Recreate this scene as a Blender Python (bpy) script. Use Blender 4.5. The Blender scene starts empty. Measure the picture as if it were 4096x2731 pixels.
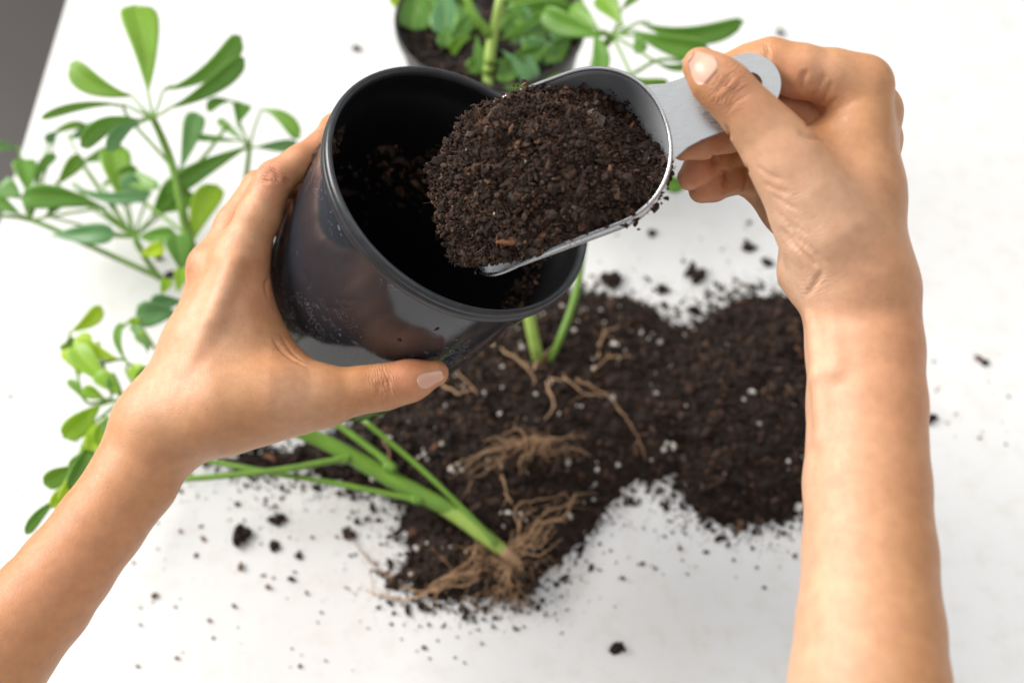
import bpy, math, random
import numpy as np
from mathutils import Vector, Matrix
from mathutils.geometry import tessellate_polygon

rng = np.random.default_rng(11)
random.seed(11)
scene = bpy.context.scene
COL = scene.collection

# ------------------------------------------------------------------ camera
PITCH = math.radians(58)
FPX = 40 / 36 * 4096                      # focal length in photograph pixels
CAM = np.array([0, 0, .72])
FW = np.array([0, math.cos(PITCH), -math.sin(PITCH)])
UP = np.array([0, math.sin(PITCH), math.cos(PITCH)])
RT = np.array([1., 0, 0])
cd = bpy.data.cameras.new('camera')
cam = bpy.data.objects.new('camera', cd)
COL.objects.link(cam)
cam.location = CAM
cam.rotation_euler = (math.pi / 2 - PITCH, 0, 0)
cd.lens = 40
cd.sensor_width = 36
cd.clip_start = .01
cd.clip_end = 50
cd.dof.use_dof = True
cd.dof.focus_distance = .545
cd.dof.aperture_fstop = 4.3
scene.camera = cam

# ------------------------------------------------------------------ light
w = bpy.data.worlds.new('World')
scene.world = w
w.use_nodes = True
bg = w.node_tree.nodes['Background']
bg.inputs[0].default_value = (.93, .96, 1, 1)
bg.inputs[1].default_value = .42


def area(name, loc, target, size, power, color):
    l = bpy.data.lights.new(name, 'AREA')
    l.shape = 'RECTANGLE'
    l.size, l.size_y = size
    l.energy = power
    l.color = color
    o = bpy.data.objects.new(name, l)
    COL.objects.link(o)
    o.location = loc
    o.rotation_euler = (Vector(target) - Vector(loc)).to_track_quat('-Z', 'Y').to_euler()
    return o


area('window_light', (-2.7, 1.5, 2.0), (0, .4, .1), (2.0, 1.7), 188, (1, .965, .92))
area('ceiling_light', (.4, .75, 2.4), (.1, .5, 0), (4.2, 3.2), 40, (1, .98, .95))
scene.view_settings.view_transform = 'Standard'
scene.view_settings.look = 'None'
scene.view_settings.exposure = 0.12
scene.view_settings.gamma = 1
scene.cycles.max_bounces = 7
scene.cycles.diffuse_bounces = 3
scene.cycles.glossy_bounces = 3
scene.cycles.transmission_bounces = 2
scene.cycles.caustics_reflective = False
scene.cycles.caustics_refractive = False


def unit(a):
    a = np.asarray(a, float)
    return a / np.linalg.norm(a)


def W(u, v, d):
    return CAM + d * (FW + RT * ((u - 2048) / FPX) + UP * ((1365.5 - v) / FPX))


def T(u, v, z=0.):
    r = FW + RT * ((u - 2048) / FPX) + UP * ((1365.5 - v) / FPX)
    return CAM + r * ((z - CAM[2]) / r[2])


def cdir(x, y, z):                        # a direction given as right, up, away
    return unit(RT * x + UP * y + FW * z)


def D(u, v, z=0.):                        # the same plane point from half-size pixels
    return T(u * 1.7415, v * 1.7415, z)


# ------------------------------------------------------------------ object helpers
def tag(o, label=None, cat=None, group=None, kind=None):
    if label: o['label'] = label
    if cat: o['category'] = cat
    if group: o['group'] = group
    if kind: o['kind'] = kind
    return o


def empty(name, loc=(0, 0, 0)):
    o = bpy.data.objects.new(name, None)
    o.empty_display_size = .02
    o.location = loc
    COL.objects.link(o)
    return o


def mesh_np(name, verts, faces, smooth=True):
    """verts (n,3), faces (m,3|4) arrays"""
    verts = np.asarray(verts, np.float32)
    faces = np.asarray(faces, np.int32)
    me = bpy.data.meshes.new(name)
    k = faces.shape[1]
    me.vertices.add(len(verts))
    me.vertices.foreach_set('co', verts.ravel())
    me.loops.add(faces.size)
    me.loops.foreach_set('vertex_index', faces.ravel())
    me.polygons.add(len(faces))
    me.polygons.foreach_set('loop_start', np.arange(0, faces.size, k, dtype=np.int32))
    me.polygons.foreach_set('use_smooth', np.full(len(faces), smooth))
    me.update(calc_edges=True)
    me.validate()
    return me


def attr(me, name, vals):
    a = me.attributes.new(name, 'FLOAT', 'POINT')
    a.data.foreach_set('value', np.asarray(vals, np.float32))


def obj(name, me, mat, parent=None):
    if mat is not None:
        me.materials.clear()
        me.materials.append(mat)
    o = bpy.data.objects.new(name, me)
    COL.objects.link(o)
    if parent is not None:
        o.parent = parent
        # geometry is written in world space; keep it there under a moved parent
        m = parent
        off = Vector((0, 0, 0))
        while m is not None:
            off += m.location
            m = m.parent
        o.location = -off if o.location.length == 0 else o.location
    return o


def catmull(P, n=6):
    P = np.asarray(P, float)
    Q = np.vstack([2 * P[0] - P[1], P, 2 * P[-1] - P[-2]])
    out = []
    for i in range(1, len(Q) - 2):
        p0, p1, p2, p3 = Q[i - 1], Q[i], Q[i + 1], Q[i + 2]
        for t in np.linspace(0, 1, n, endpoint=False):
            out.append(.5 * (2 * p1 + (p2 - p0) * t + (2 * p0 - 5 * p1 + 4 * p2 - p3) * t * t + (3 * p1 - p0 - 3 * p2 + p3) * t ** 3))
    out.append(P[-1])
    return np.array(out)


def tube_arrays(P, R, sides=8):
    P = np.asarray(P, float)
    R = np.broadcast_to(np.asarray(R, float), (len(P),))
    tan = np.gradient(P, axis=0)
    tan /= np.linalg.norm(tan, axis=1)[:, None] + 1e-12
    ref = np.array([.13, .31, .94])
    a = np.cross(tan, ref)
    a /= np.linalg.norm(a, axis=1)[:, None] + 1e-9
    b = np.cross(tan, a)
    th = np.linspace(0, 2 * math.pi, sides, endpoint=False)
    V = P[:, None, :] + R[:, None, None] * (np.cos(th)[None, :, None] * a[:, None, :] + np.sin(th)[None, :, None] * b[:, None, :])
    n = len(P)
    F = []
    for i in range(n - 1):
        for j in range(sides):
            k = (j + 1) % sides
            F.append((i * sides + j, i * sides + k, (i + 1) * sides + k, (i + 1) * sides + j))
    V = V.reshape(-1, 3)
    V = np.vstack([V, P[0] - tan[0] * R[0] * .4, P[-1] + tan[-1] * R[-1] * .4])
    c0, c1 = len(V) - 2, len(V) - 1
    for j in range(sides):
        k = (j + 1) % sides
        F.append((c0, k, j, j))
        F.append((c1, (n - 1) * sides + j, (n - 1) * sides + k, (n - 1) * sides + k))
    return V, np.array(F)


def tri(F):
    """quads (possibly degenerate) to triangles"""
    F = np.asarray(F)
    A = F[:, :3]
    B = F[:, [0, 2, 3]]
    keep = (B[:, 1] != B[:, 2])
    return np.vstack([A, B[keep]])


def tube(name, P, R, mat, parent=None, sides=8, n=6, knobbly=False):
    P = np.asarray(P, float)
    R = np.broadcast_to(np.asarray(R, float), (len(P),))
    PP = catmull(P, n)
    RR = np.interp(np.linspace(0, 1, len(PP)), np.linspace(0, 1, len(P)), R)
    if knobbly:
        RR = RR * (1 + .025 * np.sin(np.arange(len(PP)) * 1.9) * rng.uniform(.3, 1, len(PP)))
    V, F = tube_arrays(PP, RR, sides)
    me = mesh_np(name, V, tri(F))
    return obj(name, me, mat, parent)


def lathe(name, prof, origin, axis, mat, parent=None, seg=96):
    axis = unit(axis)
    a = unit(np.cross(axis, [.1, 1, 0]))
    b = np.cross(axis, a)
    th = np.linspace(0, 2 * math.pi, seg, endpoint=False)
    V = []
    for h, r in prof:
        V.append(np.asarray(origin) + axis * h + r * (np.cos(th)[:, None] * a + np.sin(th)[:, None] * b))
    V = np.vstack(V)
    F = []
    for i in range(len(prof) - 1):
        for j in range(seg):
            k = (j + 1) % seg
            F.append((i * seg + j, (i + 1) * seg + j, (i + 1) * seg + k, i * seg + k))
    return obj(name, mesh_np(name, V, F), mat, parent)


# ------------------------------------------------------------------ materials
def new_mat(name):
    m = bpy.data.materials.new(name)
    m.use_nodes = True
    nt = m.node_tree
    b = nt.nodes['Principled BSDF']
    return m, nt, b


def node(nt, t, **kw):
    n = nt.nodes.new(t)
    for k, v in kw.items():
        setattr(n, k, v)
    return n


def noise(nt, scale, detail=4, rough=.55, vec=None):
    n = node(nt, 'ShaderNodeTexNoise')
    n.inputs['Scale'].default_value = scale
    n.inputs['Detail'].default_value = detail
    n.inputs['Roughness'].default_value = rough
    if vec is not None:
        nt.links.new(vec, n.inputs['Vector'])
    return n


def ramp(nt, src, stops):
    r = node(nt, 'ShaderNodeValToRGB')
    e = r.color_ramp.elements
    while len(e) < len(stops):
        e.new(.5)
    for i, (p, c) in enumerate(stops):
        e[i].position = p
        e[i].color = (*c, 1)
    nt.links.new(src, r.inputs[0])
    return r


def mixc(nt, fac, a, b, mode='MIX'):
    m = node(nt, 'ShaderNodeMix', data_type='RGBA', blend_type=mode)
    for s, i in ((fac, 0), (a, 6), (b, 7)):
        if isinstance(s, (int, float)):
            m.inputs[i].default_value = s
        elif isinstance(s, tuple):
            m.inputs[i].default_value = (*s, 1)
        else:
            nt.links.new(s, m.inputs[i])
    return m.outputs[2]


def mathn(nt, op, a, b=0.):
    m = node(nt, 'ShaderNodeMath', operation=op)
    for i, s in enumerate((a, b)):
        if isinstance(s, (int, float)):
            m.inputs[i].default_value = s
        else:
            nt.links.new(s, m.inputs[i])
    return m.outputs[0]


def bump(nt, bsdf, height, strength, dist):
    b = node(nt, 'ShaderNodeBump')
    b.inputs['Strength'].default_value = strength
    b.inputs['Distance'].default_value = dist
    nt.links.new(height, b.inputs['Height'])
    nt.links.new(b.outputs[0], bsdf.inputs['Normal'])
    return b


def objcoord(nt):
    return node(nt, 'ShaderNodeTexCoord').outputs['Object']


def geopos(nt):
    return node(nt, 'ShaderNodeNewGeometry').outputs['Position']


def m_simple(name, col, rough=.5, metal=0., vary=.1, scale=60):
    m, nt, b = new_mat(name)
    n = noise(nt, scale, vec=objcoord(nt))
    c = mixc(nt, n.outputs[0], tuple(x * (1 - vary) for x in col), tuple(min(1, x * (1 + vary)) for x in col))
    nt.links.new(c, b.inputs['Base Color'])
    b.inputs['Roughness'].default_value = rough
    b.inputs['Metallic'].default_value = metal
    return m


def m_skin():
    m, nt, b = new_mat('skin')
    pos = geopos(nt)
    big = noise(nt, 22, 3, vec=pos)
    fine = noise(nt, 160, 4, vec=pos)
    base = mixc(nt, big.outputs[0], (.48, .222, .090), (.60, .312, .145))
    red = node(nt, 'ShaderNodeAttribute', attribute_name='red').outputs['Fac']
    base = mixc(nt, red, base, (.68, .27, .165))
    pale = node(nt, 'ShaderNodeAttribute', attribute_name='pale').outputs['Fac']
    base = mixc(nt, pale, base, (.77, .51, .36))
    wm = node(nt, 'ShaderNodeAttribute', attribute_name='wr').outputs['Fac']
    wc = node(nt, 'ShaderNodeAttribute', attribute_name='wc').outputs['Fac']
    # skin folds over the joints
    wob = noise(nt, 130, 4, vec=pos)
    wbk = ramp(nt, noise(nt, 260, 2, vec=pos).outputs[0], [(.38, (.15, .15, .15)), (.62, (1, 1, 1))])
    ph = mathn(nt, 'ADD', mathn(nt, 'MULTIPLY', wc, 2000.), mathn(nt, 'MULTIPLY', wob.outputs[0], 15.))
    s = mathn(nt, 'SINE', ph)
    s = mathn(nt, 'POWER', mathn(nt, 'ABSOLUTE', s), .6)
    fold = mathn(nt, 'MULTIPLY', mathn(nt, 'SUBTRACT', 1., s), mathn(nt, 'MULTIPLY', wm, wbk.outputs[0]))
    base = mixc(nt, mathn(nt, 'MULTIPLY', fold, .75), base, (.33, .13, .075))
    blot = ramp(nt, noise(nt, 55, 5, .6, vec=pos).outputs[0], [(.35, (0, 0, 0)), (.7, (.2, .2, .2))])
    base = mixc(nt, blot.outputs[0], base, (.60, .24, .13))
    mott = ramp(nt, fine.outputs[0], [(.3, (.88, .85, .83)), (.7, (1.03, 1.03, 1.03))])
    base = mixc(nt, 1., base, mott.outputs[0], 'MULTIPLY')
    fv = node(nt, 'ShaderNodeTexVoronoi', feature='F1')
    fv.inputs['Scale'].default_value = 75
    nt.links.new(pos, fv.inputs['Vector'])
    fr = ramp(nt, fv.outputs['Distance'], [(.035, (.45, .45, .45)), (.07, (0, 0, 0))])
    base = mixc(nt, fr.outputs[0], base, (.40, .18, .10))
    nt.links.new(base, b.inputs['Base Color'])
    vor = node(nt, 'ShaderNodeTexVoronoi', feature='DISTANCE_TO_EDGE')
    vor.inputs['Scale'].default_value = 1100
    nt.links.new(pos, vor.inputs['Vector'])
    cells = mathn(nt, 'MINIMUM', vor.outputs[0], .25)
    h = mathn(nt, 'SUBTRACT', mathn(nt, 'MULTIPLY', cells, .9), mathn(nt, 'MULTIPLY', fold, 2.4))
    h = mathn(nt, 'ADD', h, mathn(nt, 'MULTIPLY', noise(nt, 400, 3, vec=pos).outputs[0], .25))
    bump(nt, b, h, .55, .0006)
    b.inputs['Roughness'].default_value = .40
    b.inputs['Specular IOR Level'].default_value = .42
    b.inputs['Subsurface Weight'].default_value = .35
    b.inputs['Subsurface Radius'].default_value = (1, .38, .2)
    b.inputs['Subsurface Scale'].default_value = .004
    return m


def m_soil():
    m, nt, b = new_mat('soil')
    pos = geopos(nt)
    t = node(nt, 'ShaderNodeAttribute', attribute_name='tone').outputs['Fac']
    r = ramp(nt, t, [(0, (.009, .005, .0035)), (.4, (.026, .0145, .010)), (.7, (.062, .034, .022)), (.92, (.12, .066, .038)), (1, (.24, .14, .08))])
    n = noise(nt, 700, 5, .7, vec=pos)
    c = mixc(nt, n.outputs[0], (.55, .5, .48), (1.4, 1.35, 1.3))
    c = mixc(nt, 1., r.outputs[0], c, 'MULTIPLY')
    nt.links.new(c, b.inputs['Base Color'])
    b.inputs['Roughness'].default_value = .75
    b.inputs['Specular IOR Level'].default_value = .3
    bump(nt, b, n.outputs[0], .9, .0008)
    return m


def m_leaf(name, dark, light, vein):
    m, nt, b = new_mat(name)
    vx = node(nt, 'ShaderNodeAttribute', attribute_name='across').outputs['Fac']
    al = node(nt, 'ShaderNodeAttribute', attribute_name='along').outputs['Fac']
    ax = mathn(nt, 'ABSOLUTE', vx)
    n = noise(nt, 70, 3, vec=geopos(nt))
    base = mixc(nt, n.outputs[0], dark, light)
    oi = node(nt, 'ShaderNodeObjectInfo').outputs['Random']
    tint = ramp(nt, oi, [(0, (.72, .80, .75)), (.5, (1, 1, 1)), (1, (1.45, 1.15, .8))])
    base = mixc(nt, 1., base, tint.outputs[0], 'MULTIPLY')
    ribs = mathn(nt, 'SINE', mathn(nt, 'MULTIPLY', mathn(nt, 'SUBTRACT', al, mathn(nt, 'MULTIPLY', ax, .22)), 44.))
    ribs = mathn(nt, 'MULTIPLY', mathn(nt, 'GREATER_THAN', ribs, .93), .35)
    rib = mathn(nt, 'ADD', mathn(nt, 'LESS_THAN', ax, .05), ribs)
    rib = mathn(nt, 'MINIMUM', rib, 1.)
    base = mixc(nt, mathn(nt, 'MULTIPLY', rib, .6), base, vein)
    edge = mathn(nt, 'MULTIPLY', mathn(nt, 'GREATER_THAN', ax, .93), .5)
    base = mixc(nt, edge, base, vein)
    nt.links.new(base, b.inputs['Base Color'])
    b.inputs['Roughness'].default_value = .38
    tr = node(nt, 'ShaderNodeBsdfTranslucent')
    nt.links.new(mixc(nt, .5, base, vein), tr.inputs[0])
    mx = node(nt, 'ShaderNodeMixShader')
    mx.inputs[0].default_value = .42
    nt.links.new(b.outputs[0], mx.inputs[1])
    nt.links.new(tr.outputs[0], mx.inputs[2])
    nt.links.new(mx.outputs[0], nt.nodes['Material Output'].inputs[0])
    bump(nt, b, rib, .25, .0004)
    return m


def m_pot():
    m, nt, b = new_mat('black_plastic')
    pos = geopos(nt)
    # dried water spots: thin rings and specks
    vo = node(nt, 'ShaderNodeTexVoronoi', feature='F1')
    vo.inputs['Scale'].default_value = 190
    wn = noise(nt, 60, 3, vec=pos)
    vadd = node(nt, 'ShaderNodeMixRGB')
    vadd.inputs[0].default_value = .02
    nt.links.new(pos, vadd.inputs[1])
    nt.links.new(wn.outputs['Color'], vadd.inputs[2])
    nt.links.new(vadd.outputs[0], vo.inputs['Vector'])
    ring = ramp(nt, vo.outputs['Distance'], [(0, (0, 0, 0)), (.26, (0, 0, 0)), (.3, (1, 1, 1)), (.35, (0, 0, 0)), (1, (0, 0, 0))])
    msk = ramp(nt, noise(nt, 26, 3, vec=pos).outputs[0], [(.50, (0, 0, 0)), (.62, (1, 1, 1))])
    spots = mathn(nt, 'MULTIPLY', ring.outputs[0], msk.outputs[0])
    sp = ramp(nt, noise(nt, 420, 2, vec=pos).outputs[0], [(.68, (0, 0, 0)), (.74, (1, 1, 1))])
    spots = mathn(nt, 'ADD', mathn(nt, 'MULTIPLY', spots, .6), mathn(nt, 'MULTIPLY', mathn(nt, 'MULTIPLY', sp.outputs[0], msk.outputs[0]), .45))
    film_sheen = mathn(nt, 'MULTIPLY', noise(nt, 14, 4, vec=pos).outputs[0], .09)  # thin film, with a blue-grey sheen painted into the colour
    fac = mathn(nt, 'MINIMUM', mathn(nt, 'ADD', spots, film_sheen), 1.)
    c = mixc(nt, fac, (.010, .0120, .0165), (.26, .31, .40))
    nt.links.new(c, b.inputs['Base Color'])
    rr = ramp(nt, fac, [(0, (.075, .075, .075)), (.4, (.42, .42, .42))])
    nt.links.new(rr.outputs[0], b.inputs['Roughness'])
    bump(nt, b, noise(nt, 60, 2, vec=pos).outputs[0], .05, .0015)
    return m


def m_steel(name='brushed_steel', lo_=(.36, .37, .38), hi_=(.45, .46, .47), r0=.22, r1=.31):
    m, nt, b = new_mat(name)
    tc = geopos(nt)
    mp = node(nt, 'ShaderNodeMapping')
    mp.inputs['Rotation'].default_value = (0, 0, .2)
    mp.inputs['Scale'].default_value = (40, 900, 900)
    nt.links.new(tc, mp.inputs[0])
    n = noise(nt, 1, 4, .6, vec=mp.outputs[0])
    c = mixc(nt, n.outputs[0], lo_, hi_)
    nt.links.new(c, b.inputs['Base Color'])
    b.inputs['Metallic'].default_value = 1 if name == 'brushed_steel' else .6
    r = ramp(nt, n.outputs[0], [(.3, (r0, r0, r0)), (.7, (r1, r1, r1))])
    nt.links.new(r.outputs[0], b.inputs['Roughness'])
    bump(nt, b, n.outputs[0], .02, .0003)
    return m


def m_table():
    m, nt, b = new_mat('white_laminate')
    pos = geopos(nt)
    n = noise(nt, 3.0, 4, vec=pos)
    n2 = noise(nt, 55, 5, .65, vec=pos)
    c = mixc(nt, n.outputs[0], (.695, .68, .655), (.70, .71, .725))
    smear = ramp(nt, n2.outputs[0], [(.5, (1, 1, 1)), (.8, (.90, .87, .82))])
    c = mixc(nt, 1., c, smear.outputs[0], 'MULTIPLY')
    nt.links.new(c, b.inputs['Base Color'])
    r = ramp(nt, n2.outputs[0], [(.4, (.16, .16, .16)), (.75, (.3, .3, .3))])
    nt.links.new(r.outputs[0], b.inputs['Roughness'])
    return m


M = dict(
    skin=m_skin(), soil=m_soil(), pot=m_pot(), steel=m_steel(), steel_bowl=m_steel('steel_painted_reflection', (.62, .64, .67), (.72, .74, .77), .3, .42), table=m_table(),  # bowl steel is a brighter copy, reflected light painted into its colour
    leaf=m_leaf('leaf_green', (.12, .31, .03), (.20, .42, .06), (.40, .60, .14)),
    leaf_teal=m_leaf('leaf_bluish_green', (.12, .31, .11), (.20, .42, .17), (.36, .56, .22)),
    leaf_lime=m_leaf('leaf_young_lime', (.30, .54, .02), (.42, .66, .045), (.55, .74, .12)),
    stem=m_simple('green_stem', (.145, .285, .035), .36, vary=.4, scale=45),
    stem_pale=m_simple('pale_stem', (.29, .42, .08), .45, vary=.3, scale=55),
    root=m_simple('dry_root', (.46, .29, .165), .8, vary=.45, scale=90),
    root_dark=m_simple('brown_root', (.30, .175, .095), .85, vary=.5, scale=120),
    perlite=m_simple('white_perlite', (.55, .51, .46), .9, vary=.15, scale=300),
    bark=m_simple('brown_bark', (.06, .03, .018), .75, vary=.5, scale=350),
    bark_red=m_simple('reddish_wood', (.17, .062, .022), .7, vary=.5, scale=350),
    bark_grey=m_simple('grey_bark', (.12, .09, .075), .75, vary=.4, scale=350),
    nail=m_simple('fingernail', (.72, .41, .30), .32, vary=.05, scale=200),
    nail_tip=m_simple('fingernail_edge', (.82, .70, .50), .35, vary=.1, scale=200),
    floor=m_simple('grey_floor', (.046, .040, .037), .5, vary=.1, scale=3),
    pot_rim=m_simple('scuffed_black_plastic', (.028, .030, .034), .33, vary=.6, scale=160),
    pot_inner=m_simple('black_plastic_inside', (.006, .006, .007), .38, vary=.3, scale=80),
    pot_dark=m_simple('dark_plastic', (.032, .028, .026), .45, vary=.2, scale=30),
)

# ------------------------------------------------------------------ setting
fl = obj('floor', mesh_np('floor', [(-6, -4, -.74), (6, -4, -.74), (6, 8, -.74), (-6, 8, -.74)], [(0, 1, 2, 3)]), M['floor'])
tag(fl, kind='structure')

ex0, ex1 = T(265, 0), T(95, 600)
xl = ex0[0]
tb = empty('table', (.5, .5, -.03))


def slab(name, x0, x1, y0, y1, z0, z1, r, mat, parent):
    prof = [(0, r)] + [(r - r * math.cos(a), r - r * math.sin(a)) for a in np.linspace(0, math.pi / 2, 6)][1:]
    cx, cy = (x0 + x1) / 2, (y0 + y1) / 2
    V, rings = [], []
    zs = [(z0, 0)] + [(z1 - p[1], p[0]) for p in prof]
    for z, ins in zs:
        V += [(x0 + ins, y0 + ins, z), (x1 - ins, y0 + ins, z), (x1 - ins, y1 - ins, z), (x0 + ins, y1 - ins, z)]
    F = []
    for i in range(len(zs) - 1):
        for j in range(4):
            k = (j + 1) % 4
            F.append((i * 4 + j, i * 4 + k, i * 4 + 4 + k, i * 4 + 4 + j))
    n = len(zs) * 4
    F += [(n - 4, n - 3, n - 2, n - 1), (3, 2, 1, 0)]
    return obj(name, mesh_np(name, V, F, False), mat, parent)


slab('table_top', xl, xl + 1.9, -.25, 1.7, -.03, 0, .003, M['table'], tb)
for x, y in ((xl + .06, -.18), (xl + 1.84, -.18), (xl + .06, 1.63), (xl + 1.84, 1.63)):
    slab('leg', x - .025, x + .025, y - .025, y + .025, -.738, -.032, .003, M['table'], tb)
tag(tb, 'white glossy table top strewn with spilled potting soil', 'table')

# ------------------------------------------------------------------ signed distance modelling for the arms
class Prim:
    """a tapered capsule with an elliptic cross section"""
    def __init__(s, a, b, ra, rb, nrm=None, flat=1.0):
        s.a, s.b = np.asarray(a, float), np.asarray(b, float)
        s.ra, s.rb = ra, rb
        s.L = np.linalg.norm(s.b - s.a) + 1e-9
        s.ax = (s.b - s.a) / s.L
        if nrm is None:
            nrm = np.array([.3, .5, .8])
        n = np.asarray(nrm, float)
        n = n - s.ax * (n @ s.ax)
        s.n = n / np.linalg.norm(n)
        s.a32, s.ax32 = s.a.astype(np.float32), s.ax.astype(np.float32)
        s.flat = flat                       # thickness along n relative to the width

    def __call__(s, p):
        q = p - (s.a32 if p.dtype == np.float32 else s.a)
        x = q @ (s.ax32 if p.dtype == np.float32 else s.ax)
        t = np.clip(x / s.L, 0, 1)
        r = s.ra + (s.rb - s.ra) * t
        e = x - t * s.L
        if s.flat == 1.0:
            return np.sqrt(np.maximum(np.einsum('ij,ij->i', q, q) - x * x, 0) + e * e) - r
        v = q @ s.n
        c2 = np.maximum((q * q).sum(-1) - x * x - v * v, 0)
        f = s.flat
        vv = (v / f) ** 2
        k0 = np.sqrt(c2 + vv + e * e)
        k1 = np.sqrt(c2 + vv / (f * f) + e * e) + 1e-9
        return (k0 - r) * k0 / k1


def smin(a, b, k):
    h = np.maximum(k - np.abs(a - b), 0) / k
    return np.minimum(a, b) - h * h * k * .25


BB = [None, None, None]


def chain(pts, rad, k=.004, nrm=None, flat=1.0, cull=.03):
    ps = [Prim(pts[i], pts[i + 1], rad[i], rad[i + 1], nrm, flat) for i in range(len(pts) - 1)]

    A = np.asarray(pts)
    rm = max(rad)
    b0, b1 = A.min(0) - rm, A.max(0) + rm

    def f(p):
        if p is not BB[0]:
            c_ = np.ascontiguousarray(p.T)
            BB[:] = [p, c_.min(1), c_.max(1)]
        gap = np.maximum(np.maximum(b0 - BB[2], BB[1] - b1), 0)
        gap = math.sqrt(float(gap @ gap))
        if gap > cull:
            return np.full(len(p), gap)
        d = ps[0](p)
        for q in ps[1:]:
            d = smin(d, q(p), k)
        return d
    f.pts, f.rad = pts, rad
    return f


def blend(fs, k):
    def f(p):
        d = fs[0](p)
        for q in fs[1:]:
            d = smin(d, q(p), k)
        return d
    return f


def hand(body, fingers, k=.009):
    def f(p):
        b = body(p)
        d = b
        for q in fingers:
            d = smin(d, smin(b, q(p), k), .0012)
        return d
    return f


def ev(f, P, n):
    return np.concatenate([f(P[i:i + n]) for i in range(0, len(P), n)])


def surface_nets(f, lo, hi, h):
    lo = np.asarray(lo, float)
    B = 8
    n = np.ceil((np.asarray(hi) - lo) / h / B).astype(int) * B + 1
    G = np.full(n, 1., np.float32)
    nb = (n - 1) // B
    bi = np.stack(np.meshgrid(*[np.arange(x) for x in nb], indexing='ij'), -1).reshape(-1, 3)
    cen = lo + (bi * B + B / 2) * h
    dc = ev(f, cen, 200)
    # fill whole blocks with the centre's sign, then refine those near the surface
    Gb = np.repeat(np.repeat(np.repeat(dc.reshape(nb), B, 0), B, 1), B, 2).astype(np.float32)
    G[:-1, :-1, :-1] = Gb
    act = bi[np.abs(dc) < B * h * .87 * 1.9 + .004]
    off = np.stack(np.meshgrid(*[np.arange(B + 1)] * 3, indexing='ij'), -1).reshape(-1, 3)
    key = (act // 4) @ np.array([1000000, 1000, 1])
    act = act[np.argsort(key, kind='stable')]
    for c in range(0, len(act), 40):
        ii = (act[c:c + 40, None, :] * B + off[None]).reshape(-1, 3)
        G[ii[:, 0], ii[:, 1], ii[:, 2]] = f((lo + ii * h).astype(np.float32))
    S = G < 0
    cs = np.zeros(np.array(n) - 1, np.int8)
    for dx in (0, 1):
        for dy in (0, 1):
            for dz in (0, 1):
                cs += S[dx:n[0] - 1 + dx, dy:n[1] - 1 + dy, dz:n[2] - 1 + dz]
    cell = np.argwhere((cs > 0) & (cs < 8))
    idx = np.full(cs.shape, -1, np.int32)
    idx[tuple(cell.T)] = np.arange(len(cell))
    acc = np.zeros((len(cell), 3))
    cnt = np.zeros(len(cell))
    cor = [np.array(c) for c in ((0, 0, 0), (1, 0, 0), (0, 1, 0), (1, 1, 0), (0, 0, 1), (1, 0, 1), (0, 1, 1), (1, 1, 1))]
    for i in range(8):
        for j in range(i + 1, 8):
            dlt = cor[j] - cor[i]
            if np.abs(dlt).sum() != 1: continue
            ga = G[tuple((cell + cor[i]).T)]
            gb = G[tuple((cell + cor[j]).T)]
            m = (ga < 0) != (gb < 0)
            t = np.where(m, ga / np.where(m, ga - gb, 1), 0)
            acc[m] += (cell + cor[i])[m] + dlt * t[m][:, None]
            cnt[m] += 1
    V = lo + acc / cnt[:, None] * h
    faces = []
    for ax in range(3):
        sl0 = [slice(1, -1)] * 3
        sl1 = [slice(1, -1)] * 3
        sl0[ax] = slice(0, -1)
        sl1[ax] = slice(1, None)
        a, b = S[tuple(sl0)], S[tuple(sl1)]
        e = np.argwhere(a != b)
        inside = a[tuple(e.T)]
        e = e + 1
        e[:, ax] -= 1
        u, v = [(1, 2), (2, 0), (0, 1)][ax]
        du = np.zeros(3, int); du[u] = 1
        dv = np.zeros(3, int); dv[v] = 1
        q = np.stack([idx[tuple((e - du - dv).T)], idx[tuple((e - dv).T)], idx[tuple(e.T)], idx[tuple((e - du).T)]], 1)
        q[~inside] = q[~inside][:, ::-1]
        faces.append(q)
    F = np.vstack(faces)
    F = F[(F >= 0).all(1)]
    # pull the vertices onto the true surface
    for _ in range(2):
        d = ev(f, V, 3000)
        g = np.stack([ev(f, V + np.eye(3)[i] * 2e-4, 3000) - d for i in range(3)], 1) / 2e-4
        V = V - np.clip(d / ((g * g).sum(1) + 1e-6), -h, h)[:, None] * g * .8
    return V, F


def trace(f, u, v, d0=.40):
    """first skin point along a line of sight"""
    r = W(u, v, 1.) - CAM
    d = d0
    for _ in range(80):
        e = float(f((CAM + r * d)[None])[0])
        if e < 1e-4: break
        d += max(e * .7, 2e-4)
        if d > .8: return None
    return CAM + r * d


def creased(f, lines):
    """press folds into the skin along lines: (pixel points, radius, depth)"""
    cs = []
    for pts, r, dep in lines:
        pts = catmull(np.array(pts, float), 3)
        P = [trace(f, u, v) for u, v in pts]
        P = [p for p in P if p is not None]
        if len(P) > 1:
            P = [p - unit(p - CAM) * (r - dep) for p in P]
            cs.append(chain(P, [r * .5] + [r] * (len(P) - 2) + [r * .5], .001, cull=.006))

    def g(p):
        d = f(p)
        near = np.abs(d) < .012
        q = p[near]
        dn = d[near]
        if len(q) == 0: return d
        for c in cs:
            dn = -smin(-dn, c(q), .0010)
        d = d.copy()
        d[near] = dn
        return d
    return g


def bounds(fs, pad):
    P = np.vstack([np.asarray(q) for q in fs])
    return P.min(0) - pad, P.max(0) + pad


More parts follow.
